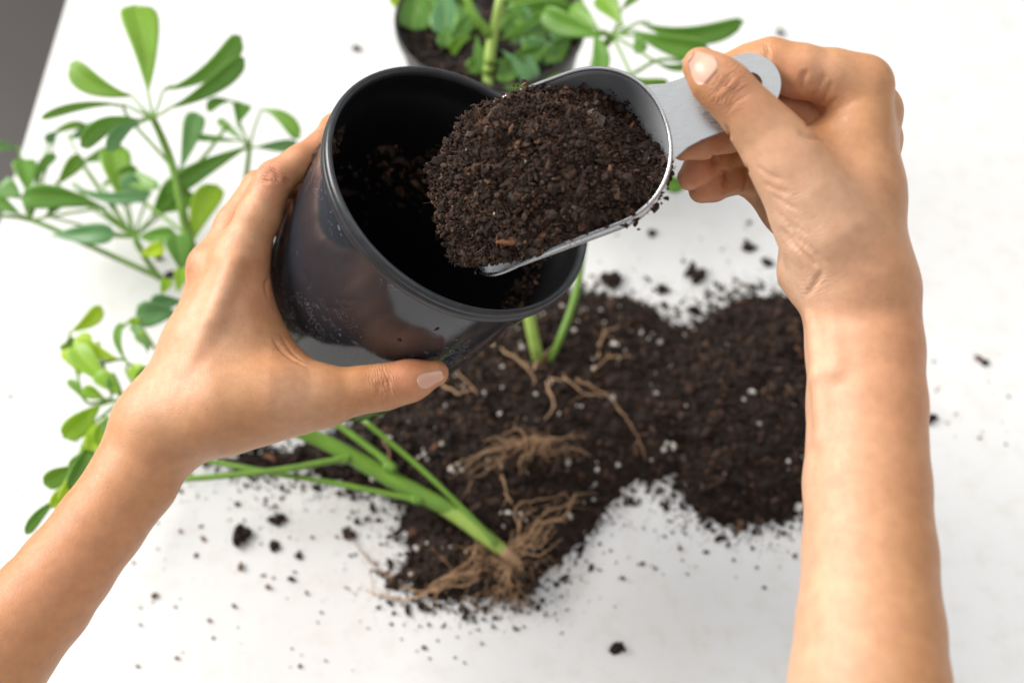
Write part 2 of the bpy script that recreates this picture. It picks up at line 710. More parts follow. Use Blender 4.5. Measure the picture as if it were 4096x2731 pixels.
def skin_mesh(name, f, lo, hi, h, wrinkles, reds, pales, parent, inner=None):
    V, F = surface_nets(f, lo, hi, h)
    snap = lambda c: V[((V - c) ** 2).sum(1).argmin()]
    me = mesh_np(name, V, F)
    wr = np.zeros(len(V)); wc = np.zeros(len(V))
    for c, ax, r, s in wrinkles:
        q = V - snap(c)
        al = q @ unit(ax)
        m = s * np.exp(-(al / (r * .6)) ** 2 - ((q * q).sum(1) - al * al) / r ** 2)
        b = m > wr
        wr[b] = m[b]
        wc[b] = al[b]
    attr(me, 'wr', wr)
    attr(me, 'wc', wc)
    for nm, lst in (('red', reds), ('pale', pales)):
        a = np.zeros(len(V))
        for c, r, s in lst:
            a = np.maximum(a, s * np.exp(-((V - c) ** 2).sum(1) / r ** 2))
        if nm == 'pale' and inner is not None:      # paler underside of the forearm
            A = np.array(inner.pts)[::-1]
            cx = np.interp(-V[:, 1], -A[:, 1], A[:, 0])
            t = np.clip((cx - V[:, 0]) / .024 * .6 + .32, 0, 1)
            fade = np.clip((A[0, 1] + .01 - V[:, 1]) / .03, 0, 1)
            a = np.maximum(a, .6 * t * t * (3 - 2 * t) * fade)
        attr(me, nm, a)
    return obj(name, me, M['skin'], parent)


def nail(f, c, ax, n, wid, ln, parent, tipmat=True):
    """a nail plate lying on the finger surface; c is near the surface, ax points to the tip"""
    ax = unit(ax)
    n = unit(np.asarray(n) - ax * (np.asarray(n) @ ax))
    s = np.cross(n, ax)
    nx, ny = 12, 10
    top = []
    for i in range(nx + 1):
        t = i / nx
        x = (t - .5) * ln
        wloc = wid * .5 * max(1e-3, 1 - abs(2 * (.03 + .94 * t) - 1) ** 3.2) ** .5
        for j in range(ny + 1):
            y = (j / ny - .5) * 2 * wloc
            top.append(c + ax * x + s * y + n * (.004 - 4. * y * y / wid * .25))
    top = np.array(top)
    for _ in range(12):                       # settle onto the skin
        d0 = f(top)
        g = np.stack([f(top + np.eye(3)[i] * 2e-4) - d0 for i in range(3)], 1) / 2e-4
        top -= np.clip(d0, -.003, .003)[:, None] * g / ((g * g).sum(1) + 1e-4)[:, None]
    P = top.reshape(nx + 1, ny + 1, 3)
    # free edge leaves the skin slightly and keeps the plate's own curvature
    for i in range(nx + 1):
        t = i / nx
        P[i] += n * (.00012 + .0012 * max(0, t - .6))
    for i in range(nx - 2, nx + 1):
        k = (i - (nx - 3)) * ln / nx
        P[i] = .4 * P[i] + .6 * (P[nx - 3] * 1 + ax * k - n * k * .25 + (P[i] - P[nx - 3] - ax * ((P[i] - P[nx - 3]) @ ax)[:, None]) * .6)
    V = np.vstack([P.reshape(-1, 3), (P - n * .0007).reshape(-1, 3)])
    F = []
    o = (nx + 1) * (ny + 1)
    id_ = lambda i, j: i * (ny + 1) + j
    for i in range(nx):
        for j in range(ny):
            F.append((id_(i, j), id_(i + 1, j), id_(i + 1, j + 1), id_(i, j + 1)))
            F.append((o + id_(i, j), o + id_(i, j + 1), o + id_(i + 1, j + 1), o + id_(i + 1, j)))
    for i in range(nx):
        for j in (0, ny):
            F.append((id_(i, j), o + id_(i, j), o + id_(i + 1, j), id_(i + 1, j)))
    for j in range(ny):
        for i in (0, nx):
            F.append((id_(i, j), id_(i, j + 1), o + id_(i, j + 1), o + id_(i, j)))
    me = mesh_np('fingernail', V, F)
    o_ = obj('fingernail', me, M['nail'], parent)
    if tipmat:
        me.materials.append(M['nail_tip'])
        for p in me.polygons:
            q = sum((np.array(me.vertices[v].co) for v in p.vertices), np.zeros(3)) / len(p.vertices)
            if (q - c) @ ax > ln * .36: p.material_index = 1
    return o_


HV = .00105
PN = unit([0.49378675, -.01079209, .86951606])
PC = np.array([-.02364632, .37365308, .27246219])


def pot_r(h): return np.interp(h, [0, .011, .012, .05, .1, .15, .17], [.075, .075, .0715, .0695, .0660, .0605, .0575])


def pot_clear(p):                            # distance outside the pot's wall
    q = p - PC
    h = -(q @ PN)
    return np.linalg.norm(q + h[..., None] * PN, axis=-1) - pot_r(h), h


def around_pot(p0, r, steps, rads, dh):
    """finger points curling on around the far side of the pot"""
    q = p0 - PC
    h = -(q @ PN)
    e = unit(q + PN * h)
    g = np.cross(PN, e)
    if g @ FW < 0: g = -g
    out = []
    for k, (a, rr_) in enumerate(zip(steps, rads)):
        hh_ = h + dh * (k + 1)
        out.append(PC - PN * hh_ + (pot_r(hh_) + rr_ + .0002) * (math.cos(a) * e + math.sin(a) * g))
    return out


person = empty('person', (0, -.3, .1))
tag(person, 'bare forearms and hands tipping a scoop of soil into a black pot', 'person')

# ---- left arm: back of the hand to the camera, gripping the pot
def L(u, v, d): return W(u, v, d)
l_wr = L(622, 1745, .590)
l_fore = chain([L(-190, 2870, .530), L(-10, 2600, .545), L(165, 2405, .558), L(262, 2280, .565), L(400, 2100, .575), L(535, 1915, .583), l_wr],
               [.0305, .0262, .0236, .0222, .0212, .0216, .0226], .003)
l_mcp = [L(960, 1035, .600), L(862, 1085, .617), L(838, 1165, .636), L(825, 1245, .652)]
l_meta = [
    chain([L(665, 1680, .588), L(830, 1370, .588), l_mcp[0]], [.0172, .0150, .0125], .01),
    chain([L(645, 1680, .596), L(790, 1370, .602), l_mcp[1]], [.0166, .0140, .0120], .01),
    chain([L(655, 1690, .604), L(775, 1390, .618), l_mcp[2]], [.0142, .0135, .0112], .01),
    chain([L(650, 1700, .608), L(765, 1430, .634), l_mcp[3]], [.0130, .0135, .0108], .01),
]
l_thumb_meta = chain([L(690, 1690, .585), L(900, 1620, .580), L(1090, 1590, .581), L(1245, 1588, .584)], [.0215, .0225, .0190, .0150], .012)
l_web = chain([L(1215, 1540, .594), L(1130, 1465, .598), L(1062, 1370, .602), L(1018, 1270, .604), L(1000, 1165, .602)], [.0095, .0105, .0105, .0100, .0095], .008)
l_fill = chain([L(820, 1560, .588), L(950, 1440, .592), L(930, 1240, .594)], [.0175, .0140, .0125], .015)
l_heel = chain([L(680, 1700, .608), L(800, 1560, .622)], [.0138, .0150], .01)
l_body = blend([l_fore, *l_meta, l_thumb_meta, l_web, l_fill, l_heel], .014)
l_idx = chain([l_mcp[0], L(1035, 870, .598), L(1100, 718, .598), L(1200, 650, .602), L(1290, 588, .610), *around_pot(L(1290, 588, .610), .0084, (.25, .5), (.0080, .0070), .003)],
              [.0128, .0112, .0096, .0088, .0084, .0080, .0070], .003)
l_mid = chain([l_mcp[1], L(945, 900, .622), L(1040, 752, .628), L(1180, 728, .642), *around_pot(L(1180, 728, .642), .0087, (.25, .5), (.0082, .007), .003)],
              [.0125, .0110, .0095, .0087, .0082, .007], .003)
l_rng = chain([l_mcp[2], L(900, 990, .645), L(1000, 850, .652), L(1150, 805, .662), *around_pot(L(1150, 805, .662), .0085, (.3,), (.007,), .003)],
              [.0118, .0102, .0092, .0085, .007], .003)
l_pky = chain([l_mcp[3], L(900, 1080, .660), L(980, 960, .668), L(1110, 880, .678), *around_pot(L(1110, 880, .678), .0078, (.3,), (.0065,), .003)],
              [.0108, .0092, .0084, .0078, .0065], .003)
l_thb = chain([L(1225, 1590, .584), L(1330, 1582, .585), L(1440, 1560, .587), L(1540, 1547, .589), L(1640, 1522, .590), L(1742, 1492, .591)],
              [.0152, .0128, .0112, .0109, .0100, .0068], .006)
l_knob = [Prim(L(535, 1775, .598), L(550, 1750, .598), .0090, .0090),     # ulna head
          ]
l_tend = [chain([L(760, 1480, .5695), L(850, 1280, .5735), L(935, 1060, .585)], [.0028, .0028, .0045], .004), Prim(L(820, 1052, .609), L(845, 1070, .607), .0080, .0085)]
l_bodyk = blend([blend([l_body] + l_knob, .014)] + l_tend, .007)
l_f0 = hand(l_bodyk, [l_idx, l_mid, l_rng, l_pky, l_thb], .010)


def l_f(p):
    d = l_f0(p)
    c, h = pot_clear(p)
    return np.where((h > -.002) & (h < .172), np.maximum(d, .0003 - c), d)


l_f = creased(l_f, [
    ([(1549, 1505), (1558, 1555), (1550, 1605)], .0010, .0005), ([(1530, 1515), (1536, 1565), (1530, 1600)], .0009, .00022), ([(1512, 1530), (1515, 1560), (1512, 1590)], .0009, .0002),
    ([(1060, 690), (1085, 705), (1110, 735)], .0009, .0003), ([(1082, 662), (1105, 690), (1120, 720)], .0009, .0003), ([(1050, 715), (1080, 730)], .0009, .0002), ([(1135, 715), (1165, 742)], .0011, .0007),
    ([(1085, 1110), (1066, 1135), (1072, 1185)], .0010, .0003), ([(1095, 1350), (1125, 1400), (1190, 1445)], .0009, .00012), ([(1125, 1335), (1165, 1400), (1210, 1440)], .0009, .00015),
    ([(1110, 1370), (1150, 1420), (1230, 1465)], .0009, .00012)])
allp = [l_fore.pts, *[m.pts for m in l_meta], l_thumb_meta.pts, l_web.pts, l_idx.pts, l_mid.pts, l_rng.pts, l_pky.pts, l_thb.pts]
lo, hi = bounds(allp, .034)
t_ax = unit(L(1742, 1492, .591) - L(1540, 1547, .589))
larm = skin_mesh('left_arm', l_f, lo, hi, HV,
                 [(L(1528, 1540, .579), t_ax, .0105, 1.2), (L(1080, 690, .588), unit(L(1290, 588, .6) - L(960, 1035, .6)), .010, 1.1),
                  (L(1150, 1440, .590), cdir(.6, -.7, 0), .014, .35), (L(1070, 1190, .59), cdir(.2, 1, 0), .010, .4), (L(770, 1080, .60), cdir(.3, .9, 0), .012, .3)],
                 [(L(1640, 1500, .580), .018, .55), (L(1070, 690, .588), .013, .65), (L(1250, 600, .6), .018, .3), (L(1080, 1150, .59), .02, .35),
                  (L(780, 1060, .605), .014, .3), (L(1180, 1440, .590), .015, .3), (L(300, 2300, .55), .06, .2)],
                 [(L(790, 1250, .57), .034, .45), (L(1180, 1600, .57), .018, .4), (L(680, 1480, .57), .034, .4), (L(900, 900, .59), .03, .3)], person)
nail(l_f, L(1735, 1508, .580), t_ax, cdir(.12, -.50, -.85), .0135, .0150, larm)

# ---- right arm: thumb on top of the scoop handle, fingers curled beneath it
r_wr = W(3440, 1190, .503)
r_fore = chain([W(3478, 2900, .437), W(3477, 2731, .443), W(3480, 2520, .452), W(3478, 2214, .465), W(3467, 1938, .476), W(3467, 1618, .488), W(3459, 1400, .496), r_wr],
               [.0310, .0296, .0278, .0257, .0249, .0240, .0240, .0248], .003)
r_mcp = [W(3448, 345, .505), W(3492, 450, .522), W(3497, 560, .540), W(3478, 660, .556)]
r_meta = [
    chain([W(3430, 1120, .499), W(3440, 760, .501), r_mcp[0]], [.0190, .0148, .0118], .01),
    chain([W(3440, 1120, .506), W(3455, 780, .513), r_mcp[1]], [.0185, .0138, .0112], .01),
    chain([W(3430, 1130, .514), W(3450, 800, .526), r_mcp[2]], [.0185, .0134, .0112], .01),
    chain([W(3410, 1140, .520), W(3420, 840, .540), r_mcp[3]], [.0180, .0140, .0110], .01),
]
r_thumb_meta = chain([W(3390, 1080, .494), W(3310, 930, .489), W(3222, 770, .486), W(3138, 640, .485), W(3065, 535, .485)],
                     [.0190, .0168, .0142, .0125, .0116], .010)
r_thenar = chain([W(3335, 1020, .500), W(3262, 860, .499), W(3195, 720, .497)], [.0160, .0135, .0105], .010)
r_palm = chain([W(3330, 900, .515), W(3330, 640, .520), W(3330, 480, .524)], [.0150, .0115, .0095], .012)
r_web = chain([W(3140, 590, .494), W(3235, 630, .506), W(3335, 620, .511), W(3400, 560, .512)], [.0085, .0090, .0095, .0100], .010)
r_heel = chain([W(3222, 1000, .514), W(3230, 1090, .509), W(3255, 1150, .508)], [.0110, .0108, .0095], .008)
r_body = blend([r_fore, *r_meta, r_thumb_meta, r_thenar, r_palm, r_web], .012)
r_body2 = blend([r_body, r_heel], .0045)
r_tend = [chain([W(3260, 1290, .4915), W(3290, 1500, .4805), W(3300, 1750, .4715)], [.0018, .0036, .0018], .004),
          chain([W(3330, 1250, .486), W(3350, 1480, .4755)], [.0018, .0018], .004)]
r_idx = chain([r_mcp[0], W(3330, 310, .503), W(3200, 285, .502), W(3082, 256, .504), W(3000, 268, .507), W(2925, 300, .508), W(2850, 370, .507)],
              [.0122, .0118, .0112, .0108, .0094, .0088, .0075], .004)
r_mid = chain([r_mcp[1], W(3300, 440, .522), W(3120, 425, .520), W(3020, 490, .518), W(2915, 533, .515), W(2810, 568, .512), W(2735, 590, .512)],
              [.0118, .0105, .0098, .0088, .0084, .0074, .0060], .003)
r_rng = chain([r_mcp[2], W(3280, 560, .545), W(3090, 560, .540), W(2960, 595, .536), W(2865, 632, .532), W(2800, 672, .530), W(2758, 712, .529)],
              [.0112, .0098, .0090, .0080, .0078, .0074, .0058], .003)
r_pky = chain([r_mcp[3], W(3250, 690, .558), W(3090, 705, .552), W(2990, 702, .546), W(2915, 710, .541), W(2850, 740, .538), W(2806, 760, .537)],
              [.0105, .0098, .0094, .0088, .0082, .0077, .0062], .003)
r_hyp = chain([W(3060, 745, .552), W(3170, 830, .545), W(3280, 930, .535)], [.0098, .0120, .0140], .010)
r_thb = chain([W(3065, 535, .485), W(2990, 448, .483), W(2905, 357, .482), W(2850, 310, .482), W(2798, 260, .483)],
              [.0116, .0106, .0104, .0090, .0072], .006)
r_body3 = blend([r_body2] + r_tend, .006)
r_f = hand(blend([r_body3, r_hyp], .008), [r_idx, r_mid, r_rng, r_pky, r_thb], .008)
r_f = creased(r_f, [
    ([(3200, 526), (3235, 545), (3275, 552), (3310, 570)], .0012, .0004), ([(3228, 285), (3210, 320), (3202, 370)], .0012, .0007), ([(3345, 395), (3290, 440), (3225, 505)], .0010, .0004),
    ([(3300, 300), (3275, 345), (3240, 400)], .0010, .0003), ([(3330, 330), (3305, 375), (3270, 420)], .0010, .0004), ([(3064, 175), (3070, 215), (3066, 262)], .0009, .0006),
    ([(3128, 922), (3165, 975), (3215, 1020), (3270, 1072)], .0013, .0007), ([(3285, 1085), (3262, 1130), (3222, 1185)], .0012, .0007), ([(3140, 890), (3200, 960), (3260, 1010), (3300, 1060)], .0009, .00022),
    ([(3110, 850), (3160, 900), (3230, 940)], .0008, .00013), ([(3080, 780), (3130, 810), (3190, 840)], .0008, .00013), ([(3150, 935), (3215, 985), (3285, 1040)], .0009, .00022),
    ([(3025, 665), (3070, 700), (3130, 720)], .0008, .00013), ([(3050, 735), (3100, 760), (3160, 775)], .0008, .00013),
    ([(2905, 505), (2915, 535), (2910, 560)], .0009, .0006), ([(2855, 620), (2862, 640), (2850, 660)], .0009, .0007), ([(2890, 680), (2912, 705), (2895, 745)], .0009, .0007),
    ([(2985, 660), (2990, 720), (2978, 770)], .0010, .0003), ([(2862, 375), (2895, 345), (2935, 310)], .0008, .00025), ([(2885, 400), (2925, 365), (2965, 325)], .0009, .00032),
    ([(2910, 410), (2945, 380), (2985, 345)], .0008, .00025), ([(2875, 350), (2900, 325), (2920, 300)], .0008, .00013), ([(2905, 440), (2950, 405), (3000, 370)], .0008, .00013)])
allp = [r_fore.pts, *[m.pts for m in r_meta], r_thumb_meta.pts, r_web.pts, r_idx.pts, r_mid.pts, r_rng.pts, r_pky.pts, r_thb.pts, r_heel.pts]
lo, hi = bounds(allp, .036)
rt_ax = unit(W(2798, 260, .477) - W(2950, 405, .479))
rarm = skin_mesh('right_arm', r_f, lo, hi, HV,
                 [(W(2925, 350, .467), rt_ax, .0115, 1.2), (W(3075, 200, .497), cdir(1, -.1, 0), .006, .5), (W(3190, 800, .480), cdir(.5, -.85, 0), .020, .28),
                  (W(3230, 950, .485), cdir(.7, -.75, 0), .016, .38), (W(3290, 1090, .49), cdir(.5, -.8, 0), .012, .5), (W(3290, 400, .495), cdir(.8, .6, 0), .010, .4),
                  (W(2908, 540, .513), cdir(1, .2, 0), .004, .8), (W(2862, 640, .525), cdir(1, .4, 0), .004, .8), (W(2908, 700, .533), cdir(1, .3, 0), .004, .8)],
                 [(W(2940, 360, .467), .013, .4), (W(2780, 560, .515), .012, .8), (W(2900, 530, .512), .008, .6), (W(2790, 690, .522), .010, .55), (W(2830, 740, .53), .012, .5),
                  (W(3160, 330, .493), .014, .35), (W(3120, 440, .51), .014, .4), (W(3620, 1500, .49), .05, .25)],
                 [(W(3080, 700, .475), .026, .6), (W(3170, 900, .48), .032, .85), (W(3210, 1080, .49), .028, .85),
                  (W(2800, 230, .468), .012, .3), (W(3290, 330, .495), .016, .3)], person, r_fore)
nail(r_f, W(2787, 262, .475), rt_ax, cdir(-.12, .02, -1), .0145, .0155, rarm)

# ------------------------------------------------------------------ the held pot
pot = empty('plant_pot', PC - PN * .17)
tag(pot, 'glossy black plastic pot tilted in the left hand', 'pot')
lathe('body', [(-.006, .0718), (-.012, .0715), (-.05, .0695), (-.1, .0660), (-.15, .0605), (-.166, .0585), (-.170, .0565), (-.1702, .0),
               ], PC, PN, M['pot'], pot)
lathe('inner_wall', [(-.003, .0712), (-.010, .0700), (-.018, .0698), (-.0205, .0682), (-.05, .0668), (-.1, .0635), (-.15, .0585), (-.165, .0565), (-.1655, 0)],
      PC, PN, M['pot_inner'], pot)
lathe('rim', [(-.004, .0709), (-.0015, .0712), (-.0003, .0722), (0, .0733), (-.0005, .0742), (-.0018, .0748), (-.0032, .0750), (-.0036, .0746), (-.0042, .0746), (-.0046, .0750),
              (-.0085, .0747), (-.0098, .0740), (-.0102, .0725), (-.0102, .0714)], PC, PN, M['pot_rim'], pot)

# ------------------------------------------------------------------ soil pieces
def ico():
    p = (1 + 5 ** .5) / 2
    v = np.array([(-1, p, 0), (1, p, 0), (-1, -p, 0), (1, -p, 0), (0, -1, p), (0, 1, p), (0, -1, -p), (0, 1, -p), (p, 0, -1), (p, 0, 1), (-p, 0, -1), (-p, 0, 1)], float)
    f = np.array([(0, 11, 5), (0, 5, 1), (0, 1, 7), (0, 7, 10), (0, 10, 11), (1, 5, 9), (5, 11, 4), (11, 10, 2), (10, 7, 6), (7, 1, 8), (3, 9, 4), (3, 4, 2), (3, 2, 6), (3, 6, 8), (3, 8, 9), (4, 9, 5), (2, 4, 11), (6, 2, 10), (8, 6, 7), (9, 8, 1)])
    return v / np.linalg.norm(v[0]), f


IV, IF = ico()


def rand_rot(n):
    q = rng.normal(size=(n, 4))
    q /= np.linalg.norm(q, axis=1)[:, None]
    w_, x, y, z = q.T
    return np.stack([np.stack([1 - 2 * (y * y + z * z), 2 * (x * y - z * w_), 2 * (x * z + y * w_)], -1),
                     np.stack([2 * (x * y + z * w_), 1 - 2 * (x * x + z * z), 2 * (y * z - x * w_)], -1),
                     np.stack([2 * (x * z - y * w_), 2 * (y * z + x * w_), 1 - 2 * (x * x + y * y)], -1)], 1)


def crumbs(P, size, aniso=.35, tone=None):
    """irregular grains: one array of verts, faces and tones"""
    n = len(P)
    sc = np.asarray(size)[:, None] * np.exp(np.clip(rng.normal(0, aniso, (n, 3)), -.8, .8))
    v = IV[None] * (1 + rng.uniform(-.38, .38, (n, 12, 1))) * sc[:, None, :]
    v = np.einsum('nij,nkj->nki', rand_rot(n), v) + np.asarray(P)[:, None, :]
    F = (IF[None] + 12 * np.arange(n)[:, None, None]).reshape(-1, 3)
    if tone is None:
        tone = np.clip(rng.beta(1.6, 3.2, n), 0, 1)
    return v.reshape(-1, 3), F, np.repeat(tone, 12)


def fibres(P, length, rad, tone):
    Vs, Fs, Ts = [], [], []
    o = 0
    for p, l, t in zip(P, length, tone):
        d = unit(rng.normal(size=3)); e = unit(rng.normal(size=3))
        s = np.linspace(-.5, .5, 5)
        Q = p + np.outer(s * l, d) + np.outer((s * s) * l * rng.uniform(.2, 1.1), e)
        V, F = tube_arrays(Q, rad, 3)
        F = tri(F)
        Vs.append(V); Fs.append(F + o); Ts.append(np.full(len(V), t)); o += len(V)
    return np.vstack(Vs), np.vstack(Fs), np.concatenate(Ts)


def merge(parts):
    o = 0
    V, F, Tt = [], [], []
    for v, f, t in parts:
        V.append(v); F.append(f + o); Tt.append(t); o += len(v)
    return np.vstack(V), np.vstack(F), np.concatenate(Tt)


def fbm2(x, y, seed=0, base=20., octv=5, gain=.55):
    r = np.random.default_rng(seed)
    out = np.zeros_like(x)
    amp = 1.
    for o in range(octv):
        for _ in range(4):
            a = r.uniform(0, 2 * math.pi)
            k = base * 2 ** o * r.uniform(.7, 1.4)
            out += amp * np.sin(k * (x * math.cos(a) + y * math.sin(a)) + r.uniform(0, 6.28) + 1.3 * np.sin(k * .6 * (y * math.cos(a) - x * math.sin(a)) + r.uniform(0, 6)))
        amp *= gain
    return out / 4


def soil_obj(name, arrays, parent=None):
    V, F, t = arrays
    me = mesh_np(name, V, F, smooth=False)
    attr(me, 'tone', t)
    return obj(name, me, M['soil'], parent)


def chip_mesh(seed, l=1., w_=.35, t=.14):
    r = np.random.default_rng(seed)
    n = 6
    V, F = [], []
    for i in range(n + 1):
        x = (i / n - .5) * l
        k = (1 - abs(i / n - .5) ** 2 * 2.6)
        ww = w_ * .5 * k * r.uniform(.75, 1.2)
        dz = .06 * math.sin(i * 1.1 + seed)
        for j, (a, b) in enumerate(((-1, -.3), (-.6, .9), (.2, 1), (.9, .5), (1, -.4), (0, -1))):
            V.append((x + r.normal(0, .02) * l, a * ww * r.uniform(.85, 1.15), b * t * .5 * k * r.uniform(.7, 1.2) + dz))
    for i in range(n):
        for j in range(6):
            k = (j + 1) % 6
            F.append((i * 6 + j, i * 6 + k, (i + 1) * 6 + k)); F.append((i * 6 + j, (i + 1) * 6 + k, (i + 1) * 6 + j))
    for e, o in ((0, 0), (n, n * 6)):
        for j in range(1, 5):
            F.append((o, o + j + 1, o + j) if e == 0 else (o, o + j, o + j + 1))
    return mesh_np('bark_chip', V, F, False)


def place(name, me, p, size, ax, up, mat_parent, mat=None):
    """an instance of a small shared mesh at p, long axis along ax"""
    ax = unit(ax)
    up = np.asarray(up) - ax * (np.asarray(up) @ ax)
    up = unit(up)
    sd = np.cross(up, ax)
    o = bpy.data.objects.new(name, me)
    COL.objects.link(o)
    if mat_parent is not None:
        o.parent = mat_parent
        p = np.asarray(p) - np.array(mat_parent.location)
    o.matrix_local = Matrix.Translation(Vector(p)) @ Matrix(np.stack([ax, sd, up], 1).tolist()).to_4x4() @ Matrix.Diagonal((*np.broadcast_to(size, 3), 1))
    return o


# soil clinging to the inside of the pot
n = 2600
th = rng.uniform(0, 2 * math.pi, n)
pa = unit(np.cross(PN, [.1, 1, 0])); pb = np.cross(PN, pa)
hh = .022 + np.abs(rng.normal(0, .03, n)) + .012 * (1 + np.sin(th * 3))
hh = np.clip(hh, .021, .15)
rr = np.interp(hh, [.02, .05, .1, .15], [.0682, .0668, .0635, .0585]) - .0004
keep = fbm2(th * .07, hh * 1., 5, 30) > -.1
Pp = (PC - PN * hh[:, None] + rr[:, None] * (np.cos(th)[:, None] * pa + np.sin(th)[:, None] * pb))[keep]
clung = soil_obj('soil_residue', crumbs(Pp, rng.lognormal(math.log(.0009), .5, len(Pp)), .4, np.clip(rng.beta(2, 1.6, len(Pp)), 0, 1)))
tag(clung, 'brown soil crumbs clinging to the inner wall of the tilted pot', 'soil', kind='stuff')

# ------------------------------------------------------------------ scoop
S_ax = unit([.91, .20, .28])               # from the lip to the handle
S_n = unit(np.array([0, 0, 1.]) - S_ax * S_ax[2])
S_t = np.cross(S_n, S_ax)                  # towards the far side
S_n, S_t = unit(S_n - .33 * S_t), unit(S_t + .33 * S_n)
S_o = W(2662, 480, .503)                   # middle of the back rim
SR, SL, SD = .0375, .103, .036


def sp(x, y, z):                           # x back from the handle side towards the lip
    return S_o - S_ax * x + S_t * y + S_n * z


def half_w(x):
    if x < SR:
        return SR * (1 - ((SR - x) / SR) ** 2.3) ** (1 / 2.1)
    return SR * (1 + .02 * (x - SR) / SL)


def rim_z(x):
    u = max(0, (x - .058) / (SL - .058))
    return -.004 * u - SD * .62 * u ** 2.2


def rim_ang(x, dep):
    return math.acos(min(1, max(0, -rim_z(x) / dep)) ** 1.25)


scoop = empty('metal_scoop', S_o - S_n * SD)
tag(scoop, 'brushed steel hand scoop heaped with soil in the right hand', 'scoop')
nx, na = 44, 28
xs = np.concatenate([SR * (np.linspace(0, 1, 20) ** 1.8), np.linspace(SR, SL, nx - 18)[1:]])
V = []
for x in xs:
    wv = half_w(x) if x > 0 else .0008
    dep = SD * (min(1, (x / SR)) ** .0 if x >= SR else max(.02, (1 - ((SR - x) / SR) ** 3.2) ** .5))
    am = rim_ang(x, dep)
    for a in np.linspace(-1, 1, na + 1):
        ang = a * am
        y = wv * math.copysign(abs(math.sin(ang)) ** .85, a)
        z = -dep * max(0, math.cos(ang)) ** .8
        V.append(sp(x, y, z))
V = np.array(V)
nxx = len(xs)
F = [(i * (na + 1) + j, (i + 1) * (na + 1) + j, (i + 1) * (na + 1) + j + 1, i * (na + 1) + j + 1) for i in range(nxx - 1) for j in range(na)]
bowl = obj('bowl', mesh_np('bowl', V, F), M['steel_bowl'], scoop)
md = bowl.modifiers.new('thickness', 'SOLIDIFY')
md.thickness = .0011
md.offset = 0
# rolled edge
ey = lambda x: half_w(x) * math.sin(rim_ang(x, SD)) ** .85 if x > 0 else 0
edge = [sp(x, -ey(x), rim_z(x)) for x in xs[::-1]] + [sp(x, ey(x), rim_z(x)) for x in xs[1:]]
tube('rolled_edge', edge, .00105, M['steel'], scoop, 8, 2)

# handle: flat strip with rounded end and a slot
HW, HL = .0150, .0520
rimx = lambda y: SR * (1 - (1 - (abs(y) / SR) ** 2.1) ** (1 / 2.3))
outl = [(-rimx(y) + .0004, y) for y in np.linspace(.0188, -.0188, 13)] + [(.001, -.0172), (.005, -.0157), (.011, -HW)]
outl += [(HL - HW + HW * math.sin(a), -HW * math.cos(a)) for a in np.linspace(0, math.pi, 25)]
outl += [(.011, HW), (.005, .0157), (.001, .0172)]
h0, h1, hr = .0228, .0385, .0058
hole = [(h1 + hr * math.sin(a), -hr * math.cos(a)) for a in np.linspace(0, math.pi, 10)] + [(h0 - hr * math.sin(a), hr * math.cos(a)) for a in np.linspace(0, math.pi, 10)]
tess = tessellate_polygon([[Vector((*p, 0)) for p in outl], [Vector((*p, 0)) for p in hole]])
pts = outl + hole
H_ax = unit(S_ax * 1 + S_n * .10)
H_n = unit(S_n - H_ax * (S_n @ H_ax))
hp = lambda x, y, z: S_o + H_ax * x + S_t * y + H_n * z
tk = .0007
V = [hp(x, y, tk) for x, y in pts] + [hp(x, y, -tk) for x, y in pts]
k = len(pts)
F3 = []
for a, b, c in tess:
    F3 += [(a, b, c), (c + k, b + k, a + k)]
no = len(outl)
for rg in (range(no), range(no, k)):
    rg = list(rg)
    for i in range(len(rg)):
        a, b = rg[i], rg[(i + 1) % len(rg)]
        F3 += [(a, b, b + k), (a, b + k, a + k)]
obj('handle', mesh_np('handle', V, F3, False), M['steel'], scoop)

# soil heaped in the scoop
nx, ny = 150, 110
gx = np.linspace(.007, SL + .009, nx)
gy = np.linspace(-1, 1, ny)
X, Y = np.meshgrid(gx, gy, indexing='ij')
HWX = np.array([half_w(min(x, SL)) for x in gx])[:, None]
taper = np.clip((SL + .012 - X) / .035, 0, 1) ** .5
Yw = Y * (HWX * .955) * (.45 + .55 * taper)
dome = np.clip(1 - Y ** 2, 0, 1) ** .75
lift = np.interp(X, [0, .012, .03, .055, .085, SL, SL + .012], [-.016, -.008, .005, .0105, .0065, -.008, -.024])
Zs = lift * dome + (1 - dome) * np.minimum(np.interp(X, [0, .05, .07, SL, SL + .012], [-.010, -.001, .001, -.016, -.026]), 1)
low = np.clip((.060 - X) / .045, 0, 1) ** 1.2 * np.clip((Y + .75) / 1.3, 0, 1)
Zs = Zs - .019 * low
Yw = Yw * (1 - .10 * low)
fbx = fbm2(X, Yw, 3, 55, 5, .62)
Zs = Zs + .0042 * fbx * (.35 + .65 * dome)
V = S_o - S_ax * X[..., None] + S_t * Yw[..., None] + S_n * Zs[..., None]
idx = np.arange(nx * ny).reshape(nx, ny)
q = np.stack([idx[:-1, :-1], idx[1:, :-1], idx[1:, 1:], idx[:-1, 1:]], -1).reshape(-1, 4)
Vh = V.reshape(-1, 3)
tone_h = np.clip(.38 + .12 * fbm2(X, Yw, 8, 200, 3).ravel(), 0, 1)
n = 30000
ri = rng.integers(0, nx * ny, n)
Pc = Vh[ri] + rng.normal(0, .0005, (n, 3)) + S_n * .0002
cl = fbm2(X, Yw, 21, 160, 3).ravel()[ri]
sz = rng.lognormal(math.log(.00044), .52, n) * (1 + .35 * np.clip(cl, -1, 1))
tn = np.clip(rng.beta(1.8, 2.3, n) * .9 + .09, 0, 1)
fi = rng.integers(0, nx * ny, 1900)
